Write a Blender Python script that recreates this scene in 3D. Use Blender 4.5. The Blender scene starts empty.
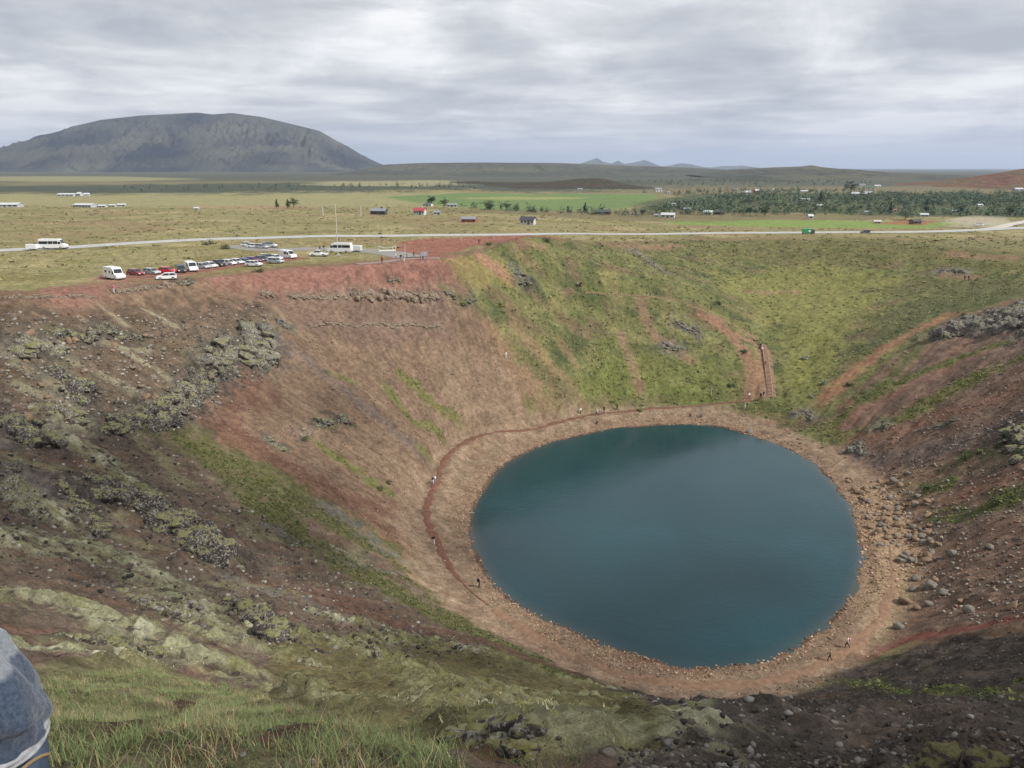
import bpy, bmesh, math, random
import numpy as np
from mathutils import Vector, Matrix, noise as mnoise

rng = np.random.default_rng(7)
random.seed(7)
scene = bpy.context.scene
COL = scene.collection
PI = math.pi

# ------------------------------------------------------------------ camera
FPX = 799.0
PITCH = math.radians(15.13)
EYE = np.array([0.0, 0.0, 60.0])
CP, SP = math.cos(PITCH), math.sin(PITCH)


def ray(u, v):
    cx, cy = (u - 512.0) / FPX, (384.0 - v) / FPX
    return np.array([cx, CP + cy * SP, -SP + cy * CP])


def at_y(u, v, Y):
    d = ray(u, v)
    return EYE + d * (Y / d[1])


def at_z(u, v, Z):
    d = ray(u, v)
    return EYE + d * ((Z - 60.0) / d[2])


# ------------------------------------------------------------------ noise
_perm = np.random.default_rng(11).permutation(4096).astype(np.int64)
_ga = np.random.default_rng(12).uniform(0, 2 * PI, 4096)
_gx, _gy = np.cos(_ga).astype(np.float32), np.sin(_ga).astype(np.float32)


def perlin(x, y, seed=0):
    x = np.asarray(x, np.float64); y = np.asarray(y, np.float64)
    x, y = np.broadcast_arrays(x, y)
    xi, yi = np.floor(x).astype(np.int64), np.floor(y).astype(np.int64)
    xf, yf = (x - xi).astype(np.float32), (y - yi).astype(np.float32)
    u = xf * xf * xf * (xf * (xf * 6 - 15) + 10)
    v = yf * yf * yf * (yf * (yf * 6 - 15) + 10)

    def g(ix, iy, fx, fy):
        h = _perm[(ix + _perm[(iy + seed * 131) & 4095]) & 4095]
        return _gx[h] * fx + _gy[h] * fy
    n00 = g(xi, yi, xf, yf); n10 = g(xi + 1, yi, xf - 1, yf)
    n01 = g(xi, yi + 1, xf, yf - 1); n11 = g(xi + 1, yi + 1, xf - 1, yf - 1)
    a = n00 + u * (n10 - n00); b = n01 + u * (n11 - n01)
    return (a + v * (b - a)) * 1.5


def fbm(x, y, octv=4, seed=0, gain=0.5):
    s = 0.0; a = 1.0
    for o in range(octv):
        s = s + a * perlin(x * 2.03 ** o + 17.3 * o, y * 2.03 ** o - 9.1 * o, seed + o)
        a *= gain
    return s


def sstep(a, b, x):
    t = np.clip((x - a) / (b - a), 0, 1)
    return t * t * (3 - 2 * t)


# ------------------------------------------------------------------ outlines
LAKE_PX = [(472, 527), (475, 506), (485, 488), (499, 470), (520, 456), (545, 445), (575, 437), (610, 430), (650, 426),
           (690, 425), (725, 428), (742, 433), (762, 440), (786, 449), (812, 464), (832, 483), (846, 502), (855, 525),
           (859, 552), (856, 580), (845, 605), (825, 625), (795, 646), (760, 660), (715, 667), (680, 665), (640, 656),
           (600, 641), (565, 627), (535, 613), (510, 598), (491, 580), (478, 555)]
LAKE = np.array([at_z(u, v, 0.0)[:2] for u, v in LAKE_PX])


def smooth_closed(P, n=6):
    P = np.asarray(P, float); N = len(P); out = []
    for i in range(N):
        p0, p1, p2, p3 = P[i - 1], P[i], P[(i + 1) % N], P[(i + 2) % N]
        for k in range(n):
            t = k / n
            out.append(0.5 * (2 * p1 + (p2 - p0) * t + (2 * p0 - 5 * p1 + 4 * p2 - p3) * t * t + (3 * p1 - p0 - 3 * p2 + p3) * t ** 3))
    return np.array(out)


def smooth_open(P, n=6):
    P = np.asarray(P, float)
    P = np.vstack([2 * P[0] - P[1], P, 2 * P[-1] - P[-2]]); out = []
    for i in range(1, len(P) - 2):
        p0, p1, p2, p3 = P[i - 1], P[i], P[i + 1], P[i + 2]
        for k in range(n):
            t = k / n
            out.append(0.5 * (2 * p1 + (p2 - p0) * t + (2 * p0 - 5 * p1 + 4 * p2 - p3) * t * t + (3 * p1 - p0 - 3 * p2 + p3) * t ** 3))
    out.append(P[-2])
    return np.array(out)


LAKE_S = smooth_closed(LAKE, 5)
LC = LAKE.mean(0)
CREST = smooth_closed([(0, .3, 58.5), (-28, 2, 57.5), (-58, 18, 54.5), (-80, 50, 50), (-88, 88, 45), (-80, 118, 41.5), (-68, 146, 39.3),
                       (-53, 168, 38.6), (-32, 187, 38.4), (-8, 208, 38.2), (20, 250, 36.6), (60, 288, 34.2), (108, 298, 33.2),
                       (150, 278, 33.2), (166, 235, 34.2), (152, 186, 36.6), (126, 142, 39.5), (125, 105, 43.5), (115, 68, 48), (88, 34, 53), (44, 8, 57)], 5)


def plain_z(x, y):
    return 37.5 - 4.5 * sstep(0, 110, x + (y - 200) * .1)


def seg_dist(px, py, P, closed=True):
    A = P; B = np.roll(P, -1, 0) if closed else P[1:]
    if not closed: A = P[:-1]
    best = np.full(px.shape, 1e18)
    for (ax, ay), (bx, by) in zip(A[:, :2], B[:, :2]):
        dx, dy = bx - ax, by - ay
        L = dx * dx + dy * dy + 1e-12
        t = np.clip(((px - ax) * dx + (py - ay) * dy) / L, 0, 1)
        best = np.minimum(best, (px - ax - t * dx) ** 2 + (py - ay - t * dy) ** 2)
    return np.sqrt(best)


def inside(px, py, P):
    c = np.zeros(px.shape, bool)
    n = len(P); j = n - 1
    for i in range(n):
        xi, yi, xj, yj = P[i][0], P[i][1], P[j][0], P[j][1]
        if yi != yj:
            c ^= ((yi > py) != (yj > py)) & (px < (xj - xi) * (py - yi) / (yj - yi) + xi)
        j = i
    return c


# ------------------------------------------------------------------ base relief on a coarse grid
CX0, CX1, CY0, CY1, CS = -230., 320., -140., 440., 1.5
cxs = np.arange(CX0, CX1, CS); cys = np.arange(CY0, CY1, CS)
cX, cY = np.meshgrid(cxs, cys)
din = seg_dist(cX, cY, LAKE_S); din[inside(cX, cY, LAKE_S)] *= -1
dcr = seg_dist(cX, cY, CREST); dcr[~inside(cX, cY, CREST)] *= -1
wz = np.zeros(cX.shape); ws = np.zeros(cX.shape)
for q in CREST:
    w = 1.0 / ((cX - q[0]) ** 2 + (cY - q[1]) ** 2 + 30) ** 2.5
    wz += w * q[2]; ws += w
zc = wz / ws


def undul(x, y):
    r = np.hypot(x, y - 120)
    k = sstep(90, 160, r)
    near = k * (1 - sstep(900, 2500, r))
    return near * (0.9 * fbm(x / 70, y / 70, 3, 3)) + sstep(300, 800, r) * (1 - sstep(2500, 6000, r)) * 0.9 * fbm(x / 300, y / 300, 2, 5)


def base_z():
    d9 = np.clip(din - 9, 0, None)
    u = d9 / (d9 + np.clip(dcr, 0.001, None))
    zin = np.clip(din, 0, 9) * 0.17 + u * (zc - 1.55)
    zin = np.where(din < 0, np.maximum(din * 0.4, -9), zin)
    PZ = plain_z(cX, cY)
    zout = PZ + (zc - PZ) * np.exp(-(np.clip(-dcr, 0, None) / 38) ** 1.4)
    z = np.where(dcr >= 0, zin, zout)
    k = np.where(din > 13, 1.0, 0.0)
    for _ in range(2):
        p = np.pad(z, 1, mode='edge')
        b = (p[:-2, 1:-1] + p[2:, 1:-1] + p[1:-1, :-2] + p[1:-1, 2:] + 2 * z) / 6
        z = z * (1 - k) + b * k
    # terrace and knoll on the far wall, dip where the trail comes down
    def bump(x0, y0, rx, ry, h): return h * np.exp(-((cX - x0) / rx) ** 2 - ((cY - y0) / ry) ** 2)
    z = z + (bump(36, 234, 30, 18, 7.0) + bump(8, 222, 18, 12, 2.5) + bump(75, 222, 9, 18, -2.5)) * sstep(9, 22, din)
    z = z + bump(-40, 30, 16, 14, 1.5) + bump(-8, 8, 7, 5, .5)
    return z


cZ = base_z()


def csample(A, x, y):
    fx = np.clip((np.asarray(x) - CX0) / CS, 0, len(cxs) - 1.001); fy = np.clip((np.asarray(y) - CY0) / CS, 0, len(cys) - 1.001)
    ix, iy = fx.astype(int), fy.astype(int); tx, ty = fx - ix, fy - iy
    return (A[iy, ix] * (1 - tx) + A[iy, ix + 1] * tx) * (1 - ty) + (A[iy + 1, ix] * (1 - tx) + A[iy + 1, ix + 1] * tx) * ty


def z0(x, y):
    """smooth relief (no small detail)"""
    x = np.asarray(x, float); y = np.asarray(y, float)
    e = np.minimum.reduce([x - CX0, CX1 - 3 - x, y - CY0, CY1 - 3 - y])
    k = sstep(0, 40, e)
    z = csample(cZ, x, y) * k + plain_z(x, y) * (1 - k) + undul(x, y)
    z = z + (58.4 - Z00) * np.exp(-(x * x + y * y) / 36.0)
    return z


Z00 = 58.4
Z00 = float(z0(0., 0.))


def hit(u, v, zf=None):
    """where the line of sight through a photo position meets the ground (world point)"""
    zf = zf or z0
    d = ray(u, v)
    t = np.concatenate([np.arange(2.5, 400, .25), np.geomspace(400, 30000, 1500)])
    P = EYE[None] + t[:, None] * d[None]
    below = P[:, 2] < zf(P[:, 0], P[:, 1])
    i = int(np.argmax(below)) if below.any() else len(t) - 1
    if i == 0: return P[0]
    a, b = t[i - 1], t[i]
    for _ in range(25):
        m = .5 * (a + b); q = EYE + m * d
        if q[2] < float(zf(q[0], q[1])): b = m
        else: a = m
    q = EYE + b * d
    q[2] = float(zf(q[0], q[1]))
    return q
# rock ledges: label, line on the ground, size, count, material, spread, height
OUT = [
    ('broad grey lava outcrop with a dark face on the left wall above red scree', [(210, 362), (232, 352), (256, 356), (264, 345)], 2.4, 34, 'M_LAVA', .75, .9),
    ('long dark lava ledge slanting down leftwards from the broad grey outcrop on the left wall', [(200, 372), (178, 392), (150, 410), (125, 424), (105, 432)], 1.5, 44, 'M_LAVA_DARK', .5, .8),
    ('dark cliff face stepping down under the long lava ledge on the left wall', [(222, 372), (205, 390), (175, 412), (150, 428)], 1.5, 40, 'M_LAVA_DARK', .6, 1.1),
    ('shattered black lava mound at the left edge below the mossy hump', [(-5, 418), (20, 430), (45, 445)], 1.6, 30, 'M_LAVA_DARK', .8, .9),
    ('dark lava knuckles along the top of the great snout on the near left flank', [(88, 478), (118, 488), (150, 496)], 1.2, 26, 'M_LAVA_DARK', .6, .9),
    ('pale lichen crag halfway along the moss ridge at the lower left', [(120, 590), (150, 604), (185, 618)], .8, 22, 'M_LAVA', .6, .8),
    ('dark lava lip under the lower moss ridge beside the grass ledge', [(60, 634), (110, 642), (160, 655)], .5, 22, 'M_LAVA_DARK', .6, .8),
    ('grey lava heap with pale moss at the left edge of the left wall', [(20, 348), (45, 345), (55, 352)], 1.6, 16, 'M_LAVA', .6, .8),
    ('scattered dark lava ledge along the upper left wall below the bare brown slope', [(55, 333), (85, 338), (110, 331), (140, 340)], 1.1, 26, 'M_LAVA_DARK', .6, .8),
    ('dark lava heap with mossy top on the left wall under the slanting pale streaks', [(60, 372), (80, 385), (72, 398)], 1.7, 18, 'M_LAVA_DARK', .7, .9),
    ('pale mossy rock hump at the left end of the slanting lava ledge', [(62, 412), (78, 420)], 1.5, 8, 'M_LAVA', .6, .6),
    ('upright grey rock knob standing beside the red slope above the broad outcrop', [(264, 334), (268, 328)], 1.3, 6, 'M_CLIFF', .35, 1.3),
    ('pair of grey rocks on the red slope left of the rim wall', [(279, 322), (288, 328)], 1.1, 5, 'M_CLIFF', .4, 1.),
    ('low rusty rock heap at the crest above the red slope', [(262, 297), (272, 296)], 1.0, 7, 'M_REDROCK', .5, .8),
    ('dark blocky outcrop alone on the mid left wall over a green streak', [(318, 426), (332, 421), (346, 422)], 1.25, 16, 'M_LAVA_DARK', .4, 1.),
    ('small brown outcrop with bushes just left of the dark blocky one', [(300, 436), (308, 432)], 1.1, 7, 'M_REDROCK', .4, .8),
    ('low weathered rock band in the red rim directly below the visitor platform', [(355, 297), (380, 297), (410, 298), (436, 298)], 1.5, 46, 'M_REDROCK', .35, 1.1),
    ('thin broken rock band left of the weathered rim band', [(290, 296), (315, 297), (345, 297)], .9, 26, 'M_REDROCK', .4, .8),
    ('faint rock rib half buried in the reddish scree under the rim band', [(310, 326), (350, 325), (400, 325), (440, 326)], .8, 34, 'M_REDROCK', .5, .5),
    ('dark flat slab at the left end of the green far rim', [(445, 292), (455, 296)], 1.3, 6, 'M_LAVA_DARK', .4, .6),
    ('dark stones under the flat slab on the green far rim', [(462, 303), (475, 300)], .9, 6, 'M_LAVA_DARK', .4, .6),
    ('small dark overhanging rock on the crest of the green knoll', [(520, 283), (530, 283)], 1.3, 6, 'M_LAVA_DARK', .4, .7),
    ('pale rock heap just above the small dark overhanging rock', [(515, 272), (522, 274)], 1.1, 6, 'M_CLIFF', .4, .7),
    ('grey rubble spur running down the far green rim towards the trail', [(635, 252), (650, 262), (660, 270)], 1.6, 22, 'M_CLIFF', .8, .6),
    ('grey rocks studding the knoll above the red gully', [(675, 322), (690, 328), (697, 333)], 1.4, 9, 'M_CLIFF', .7, .7),
    ('grey rock patch on the knoll halfway down beside the red gully', [(665, 345), (680, 350)], 1.4, 8, 'M_CLIFF', .6, .6),
    ('grey cliff of jointed lava on the right rim', [(938, 336), (955, 328), (970, 320), (982, 330), (996, 312), (1008, 328), (1020, 306), (1032, 332), (1045, 312)], 2.95, 60, 'M_CLIFF', .6, 1.1),
    ('dark lower shelf of the grey right rim cliff', [(935, 338), (950, 336), (965, 334)], 1.4, 14, 'M_LAVA_DARK', .5, .7),
    ('low grey crag on the skyline of the right rim beyond the cliff', [(940, 272), (955, 270), (965, 272)], 1.8, 14, 'M_CLIFF', .6, .7),
    ('dark bush-grown crag at the right edge of the right wall', [(1008, 430), (1022, 440), (1030, 455), (1018, 460)], 2.0, 26, 'M_LAVA_DARK', .7, .8),
    ('dark upright outcrop at the foot of the right wall beside the shore', [(850, 452), (856, 448), (862, 455)], 1.2, 12, 'M_CLIFF', .4, 1.1),
    ('flat grey outcrop on the slope above the dark shore outcrop', [(876, 428), (886, 426)], 1.0, 7, 'M_CLIFF', .4, .7),
    ('cluster of grey rocks at the far right corner of the shore near the stairs', [(795, 415), (805, 412), (812, 418)], .9, 12, 'M_CLIFF', .5, .8),
    ('long grey stone rib in the dark scree of the right wall', [(918, 430), (940, 426), (960, 420)], .5, 14, 'M_CLIFF', .4, .6),
    ('great lichen-spotted lava snout on the near left flank above a red gully', [(108, 500), (140, 508), (175, 522), (205, 545), (215, 556)], 2.3, 64, 'M_LAVA_DARK', .45, .9),
    ('lichen-spotted lava snout at the lower end of the moss ridge on the near left flank', [(240, 606), (262, 618), (274, 636)], 1.35, 36, 'M_LAVA_DARK', .45, 1.),
    ('grey lichen rocks at the left edge above the moss cushions', [(0, 490), (18, 500), (32, 515), (10, 470)], 1.1, 24, 'M_LAVA', .6, .8),
    ('broken lava rocks between the red gullies on the near left flank', [(60, 480), (75, 500), (95, 520), (100, 535)], .9, 30, 'M_LAVA_DARK', .7, .7),
    ('small pale rock ledge beside the moss in the middle of the near slope', [(355, 640), (372, 648), (380, 660)], .55, 12, 'M_LAVA', .5, .8),
    ('low dark rocks under the moss beside the red hollow in the near slope', [(300, 660), (315, 665), (330, 668)], .4, 12, 'M_LAVA', .5, .7),
    ('line of stones along the lower edge of the green band on the near left flank', [(330, 545), (365, 565), (395, 575)], .5, 24, 'M_LAVA', .8, .7),
    ('grey stones beneath the dark outcrop in the lower left wall', [(270, 440), (285, 450)], .7, 8, 'M_LAVA', .5, .6),
    ('line of rusty crest rocks beside the visitor in the pink top', [(118, 293), (135, 290), (160, 288), (185, 285)], .75, 34, 'M_REDROCK', .5, .9),
    ('rusty rocks on the far left stretch of the crest', [(5, 298), (40, 297), (70, 296), (95, 297)], .6, 20, 'M_REDROCK', .7, .8),
    ('dark rock on the red crest behind the line of rusty rocks', [(178, 283), (190, 281)], .8, 7, 'M_LAVA_DARK', .4, .9),
    ('low dark stone ledge on the red slope beneath the visitor platform', [(388, 281), (398, 279)], .8, 7, 'M_LAVA_DARK', .4, .5),
    ('mossy lava hummock cluster in the middle of the near slope', [(452, 694), (478, 702)], .3, 9, 'M_LAVA', .8, .55),
    ('dark rock shoulder beside the bare hollow at the lower edge of the near slope', [(470, 730), (500, 738), (520, 750)], .4, 12, 'M_LAVA_DARK', .6, .8),
]

OUT = [(l_, px_, sz_ * (1.25 if px_[0][0] < 300 and mt_ != 'M_REDROCK' else 1.), n_, mt_, sp_, ta_) for l_, px_, sz_, n_, mt_, sp_, ta_ in OUT]
# ------------------------------------------------------------------ ground grid
def axis(lo, hi, sp):
    out = [0.0]
    while out[-1] < hi: out.append(out[-1] + sp(out[-1]))
    neg = [0.0]
    while neg[-1] > lo: neg.append(neg[-1] - sp(neg[-1]))
    return np.array(neg[:0:-1] + out)


GQ = 1.15


def spx(x):
    a = abs(x)
    if a < 16: return .13 * GQ
    if a < 130: return (.13 + (a - 16) * .0030) * GQ
    return (.47 + .03 * (a - 130)) * GQ


def spy(y):
    if y < -2: return (.3 + .06 * (-2 - y)) * GQ
    if y < 20: return .12 * GQ
    if y < 150: return (.12 + (y - 20) * .0026) * GQ
    if y < 275: return .46 * GQ
    return (.46 + .012 * (y - 275)) * GQ


gx = axis(-42000, 42000, spx); gy = axis(-4000, 42000, spy)
X, Y = np.meshgrid(gx, gy)
NX, NY = len(gx), len(gy)
print('grid', NX, NY, NX * NY)
Z = z0(X, Y)
DIN = csample(din, X, Y); DCR = csample(dcr, X, Y)
far_out = (X < CX0 + 2) | (X > CX1 - 5) | (Y < CY0 + 2) | (Y > CY1 - 5)
DIN[far_out] = 300; DCR[far_out] = -200
WALL = sstep(8, 14, DIN) * sstep(-14, 0, DCR)
# contour coordinate (metres along the rim) and depth below the crest
ANG = np.arctan2(Y - LC[1], X - LC[0]); RAD = np.hypot(X - LC[0], Y - LC[1])
SA, SB = np.cos(ANG), np.sin(ANG)
warp = fbm(X / 18, Y / 18, 3, 21)
STREAK = fbm(ANG * 55 + warp * .7, DIN / 30 + warp * .3, 4, 31)          # streaks running down the fall line
STREAK2 = fbm(ANG * 140 + warp * 1.2, DIN / 14, 3, 37)
N1 = fbm(X / 9, Y / 9, 4, 41); N2 = fbm(X / 2.4, Y / 2.4, 4, 47); N3 = fbm(X / 30, Y / 30, 3, 53)
N4 = fbm(X / .9, Y / .9, 3, 59)


def sl(lox, hix, loy, hiy):
    i0, i1 = np.searchsorted(gx, lox), np.searchsorted(gx, hix)
    j0, j1 = np.searchsorted(gy, loy), np.searchsorted(gy, hiy)
    return slice(max(j0 - 1, 0), min(j1 + 1, NY)), slice(max(i0 - 1, 0), min(i1 + 1, NX))


def W(px):
    return np.array([hit(u, v) for u, v in px])


def stroke(px, width, soft=.6, rough=.5, world=False):
    """mask of a band of ground: (slice, values)"""
    P = np.asarray(px, float) if world else W(px)
    if len(P) > 2: P = smooth_open(P, 4)
    m = width * 1.8 + 1
    s = sl(P[:, 0].min() - m, P[:, 0].max() + m, P[:, 1].min() - m, P[:, 1].max() + m)
    d = seg_dist(X[s], Y[s], P, False) / (width * .5)
    d = d + rough * (.6 * N1[s] + .6 * N2[s] + .3 * N4[s])
    return s, (1 - sstep(1 - soft * .7, 1 + soft * .7, d)) * (1 - .6 * rough * sstep(-.1, .6, N2[s] + .6 * N4[s]))


def region(px, soft=3., rough=3., world=False):
    P = np.asarray(px, float) if world else W(px)
    P = P[:, :2]
    m = soft + 3 * rough
    s = sl(P[:, 0].min() - m, P[:, 0].max() + m, P[:, 1].min() - m, P[:, 1].max() + m)
    d = seg_dist(X[s], Y[s], P); d[inside(X[s], Y[s], P)] *= -1
    d = d + rough * (N1[s] + .8 * N2[s] + .8 * N3[s] + .4 * N4[s])
    return s, 1 - sstep(-soft * .5, soft * .5, d)


C = np.zeros((NY, NX, 3), np.float32)
VEG = np.zeros((NY, NX), np.float32); ROCK = np.zeros((NY, NX), np.float32); MOSS = np.zeros((NY, NX), np.float32)


def lay(mask, color, k=1.0, veg=None, rock=None, moss=None, var=0.):
    s, m = mask
    m = (m * k)[..., None].astype(np.float32)
    c = np.array(color, np.float32)
    if var: c = c * (1 + var * (N2[s] * .8 + N1[s] * .5))[..., None]
    C[s] = C[s] * (1 - m) + c * m
    for A, val in ((VEG, veg), (ROCK, rock), (MOSS, moss)):
        if val is not None: A[s] = A[s] * (1 - m[..., 0]) + val * m[..., 0]


FULL = (slice(0, NY), slice(0, NX))


def mixc(m, color, k=1.0, **kw): lay((FULL, m), color, k, **kw)


# ---- the plain
R0 = np.hypot(X, Y)
mixc(np.ones_like(X), (.205, .180, .092), veg=.45)
mixc(sstep(-.15, .5, fbm(X / 40, Y / 22, 4, 61)), (.165, .145, .066))
mixc(sstep(.0, .6, fbm(X / 23, Y / 14, 4, 67)), (.175, .165, .070), .8)
mixc(sstep(.15, .6, fbm(X / 60, Y / 45, 4, 71)), (.20, .150, .085), .7)
mixc(sstep(.25, .6, fbm(X / 33, Y / 25, 3, 73)), (.28, .24, .125), .6)
mixc(sstep(420, 900, R0) * sstep(-.2, .3, fbm(X / 400, Y / 160, 3, 77)), (.15, .135, .075), .8)
mixc(sstep(900, 1700, R0 + X * .25), (.062, .068, .054), .92, veg=0)
FIELD = lambda px, c, k=1., soft=12, rough=2: lay(region(px, soft, rough), c, k, veg=.1)
FIELD([(-120, 205), (-120, 194), (330, 193), (520, 196), (440, 206), (300, 206), (190, 207)], (.225, .21, .108), .9, 24, 14)
FIELD([(-140, 187), (100, 185), (480, 182.5), (640, 181), (660, 189), (500, 191.5), (250, 193), (-140, 193)], (.050, .060, .046), .95, 90, 60)
FIELD([(300, 185), (330, 181.5), (450, 180.5), (470, 184), (420, 186.5)], (.24, .225, .125), .85, 50, 14)
FIELD([(-60, 180.5), (-20, 176.5), (120, 176.5), (200, 179), (110, 181.5)], (.21, .20, .11), .85, 70, 20)
FIELD([(640, 190), (800, 187), (1100, 185), (1100, 191), (800, 194), (650, 196)], (.15, .125, .075), .75, 40, 20)
FIELD([(380, 197), (560, 193.5), (660, 194.5), (650, 203), (600, 211), (520, 212), (430, 205)], (.115, .165, .062), 1, 14, 3)
FIELD([(440, 199), (560, 197), (600, 197.5), (500, 199.5)], (.23, .23, .09), .9, 12, 3)
FIELD([(655, 220.5), (760, 220), (860, 221), (960, 223), (930, 228.5), (780, 227), (680, 225)], (.15, .215, .06), .95, 6, 1.5)
FIELD([(630, 216), (640, 203), (690, 194), (1150, 193), (1150, 217), (900, 217), (800, 213), (700, 213)], (.060, .072, .040), .9, 12, 5)
FIELD([(430, 212), (640, 210), (900, 216), (880, 220), (560, 217)], (.125, .105, .06), .7, 12, 5)
FIELD([(875, 224), (905, 219.5), (940, 221), (925, 225)], (.23, .105, .062), .9, 5, 1.5)
lay(stroke([(190, 207), (300, 207.5)], 14), (.27, .185, .115), .8)

# ---- crater walls
FAR_WALL = region([(452, 262), (500, 245), (560, 239), (700, 238), (900, 240), (1120, 262), (1030, 297), (950, 318), (860, 385), (800, 470), (760, 425),
                   (650, 420), (560, 425), (520, 380), (470, 310)], 4, 2)
mixc(WALL, (.150, .095, .064), veg=.05, rock=.25)
lay(FAR_WALL, (.128, .128, .054), veg=.8, rock=.05)
s_, m_ = FAR_WALL
lay((s_, m_ * sstep(-.1, .5, fbm(X[s_] / 14, Y[s_] / 9, 4, 81))), (.090, .102, .038), .8)
lay((s_, m_ * sstep(.1, .6, fbm(X[s_] / 8, Y[s_] / 6, 4, 83))), (.175, .155, .070), .7)
lay((s_, m_ * sstep(.15, .6, fbm(X[s_] / 11, Y[s_] / 5, 4, 87))), (.056, .070, .032), .75)
lay((s_, m_ * sstep(.15, .55, fbm(X[s_] / 15, Y[s_] / 6, 4, 89))), (.130, .094, .058), .7, veg=.4)
# grassy plain just beyond the far rim
lay(region([(560, 239), (700, 237), (1100, 240), (1100, 262), (900, 262), (700, 255)], 6, 4), (.115, .108, .048), .6, veg=.7)
lay(region([(700, 270), (820, 262), (900, 280), (850, 330), (800, 380), (775, 330)], 6, 4), (.165, .160, .056), .7, veg=.4)
lay(region([(785, 400), (800, 340), (850, 320), (840, 370), (810, 410)], 6, 3), (.155, .160, .050), .6)
lay(region([(850, 350), (900, 305), (1000, 285), (1060, 290), (930, 320), (870, 360)], 5, 4), (.080, .086, .042), .8, veg=.95)
lay(region([(870, 290), (960, 270), (1080, 275), (1080, 292), (940, 300)], 5, 4), (.10, .10, .048), .7, veg=.9)
lay(region([(560, 400), (600, 340), (680, 355), (745, 365), (735, 395), (640, 408)], 4, 3), (.115, .130, .040), .75, veg=1)
# left wall
LEFT_WALL = region([(-120, 290), (0, 298), (200, 276), (300, 270), (440, 258), (475, 300), (505, 350), (545, 402), (520, 425), (470, 440),
                    (432, 480), (420, 545), (330, 520), (250, 450), (150, 420), (-140, 400)], 4, 2)
lay(LEFT_WALL, (.158, .109, .074), veg=0, rock=.15, var=.12)
s_, m_ = LEFT_WALL
lay((s_, m_ * sstep(0, .7, STREAK[s_])), (.132, .084, .058), .9)
lay((s_, m_ * sstep(.1, .7, -STREAK[s_])), (.182, .134, .090), .8)
lay((s_, m_ * sstep(.2, .7, STREAK2[s_])), (.128, .088, .064), .7)
lay(region([(-140, 306), (0, 305), (100, 297), (260, 300), (270, 330), (180, 395), (60, 400), (-140, 385)], 5, 3), (.098, .074, .052), .85, rock=.5, var=.2)
lay(region([(270, 300), (350, 300), (445, 300), (450, 335), (380, 350), (300, 330)], 4, 2), (.150,.100,.076), .8)
lay(region([(430, 345), (500, 360), (545, 405), (500, 428), (450, 430)], 4, 2), (.205, .146, .100), .7)
lay(stroke([(275, 335), (320, 370), (375, 415), (420, 450)], 3.2, 1, .6), (.115, .092, .080), .7)
lay(stroke([(255, 380), (220, 420), (330, 490), (410, 520)], 7, 1, .6), (.130,.066,.047), .75)
lay(stroke([(180, 400), (250, 455), (340, 500), (425, 560)], 5, 1, .6), (.120, .068, .046), .8)
for px, w_ in (([(388, 390), (412, 420), (438, 432)], 2.2), ([(402, 375), (428, 400), (455, 418)], 3.0), ([(312, 440), (335, 455), (360, 470)], 1.8),
               ([(370, 482), (388, 492)], 2.6), ([(420, 447), (438, 460)], 1.6), ([(545, 405), (535, 410)], 4.), ([(330, 372), (350, 380)], 1.2)):
    lay(stroke(px, w_, .8, .7), (.115, .118, .040), .9, veg=1)
for px, w_ in (([(100, 305), (126, 325)], 1.1), ([(145, 310), (175, 325)], 1.3), ([(80, 318), (95, 328)], .8), ([(0, 350), (30, 370), (60, 390)], 2.2), ([(50, 350), (75, 362)], 2.4),
               ([(100, 375), (135, 392)], 2.4), ([(60, 330), (110, 345), (150, 350)], 1.2), ([(115, 345), (150, 365), (170, 380)], 1.5), ([(20, 385), (70, 405)], 2)):
    lay(stroke(px, w_, .9, .9), (.25, .225, .15), .85, moss=.6)
# red rim
RED = (.208, .108, .084)
lay(stroke([(60, 293), (130, 281), (210, 277), (300, 276), (380, 271), (440, 262)], 9, 1, .5), RED, .9, veg=0, rock=.1)
lay(region([(210, 283), (300, 268), (400, 262), (450, 256), (470, 263), (440, 285), (360, 290), (290, 292)], 4, 1.5), RED, .85, veg=0)
lay(region([(385, 262), (400, 243), (430, 238.5), (520, 236.5), (560, 237.5), (520, 243), (470, 247), (430, 258)], 3, 1), (.215, .088, .070), .85, veg=0)
lay(region([(90, 279), (120, 275), (205, 266), (235, 266), (210, 275), (100, 283)], 3, 1), (.235,.12,.09), .8, veg=0)
lay(region([(440, 262), (480, 255), (500, 260), (520, 285), (480, 290), (455, 280)], 3, 2), (.20, .165, .066), .7, veg=.6)
lay(stroke([(478, 257), (492, 265), (505, 275)], 3.5, .8, .5), (.26, .14, .10), .8, veg=0)
lay(region([(100, 284), (240, 268), (262, 270), (205, 279)], 2, 1), (.165, .14, .066), .7, veg=.6)
for px, w_ in (([(518, 246), (545, 246)], 2.5), ([(612, 245), (645, 247), (680, 246)], 4), ([(690, 239), (760, 238.5), (810, 239)], 5), ([(880, 243), (905, 243)], 4), ([(960, 239), (990, 240)], 5),
               ([(640, 297), (672, 298)], 3), ([(560, 292), (600, 293), (640, 296)], 1.6), ([(640, 305), (655, 335), (690, 360)], 3.5), ([(622, 335), (632, 365), (640, 390)], 2.8),
               ([(945, 276), (975, 277)], 5), ([(955, 254), (1010, 258)], 6), ([(870, 237), (930, 242)], 3), ([(740, 290), (800, 292)], 2.0)):
    lay(stroke(px, w_, .9, .6), (.215, .130, .090), .65, veg=0)
for px, w_ in (([(700, 316), (735, 335), (762, 345)], 1.8), ([(715, 320), (742, 348), (752, 372), (750, 398)], 3.6), ([(763, 350), (764, 398)], 3.5)):
    lay(stroke(px, w_, .7, .35), (.235, .135, .09), .85, veg=0)
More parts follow.
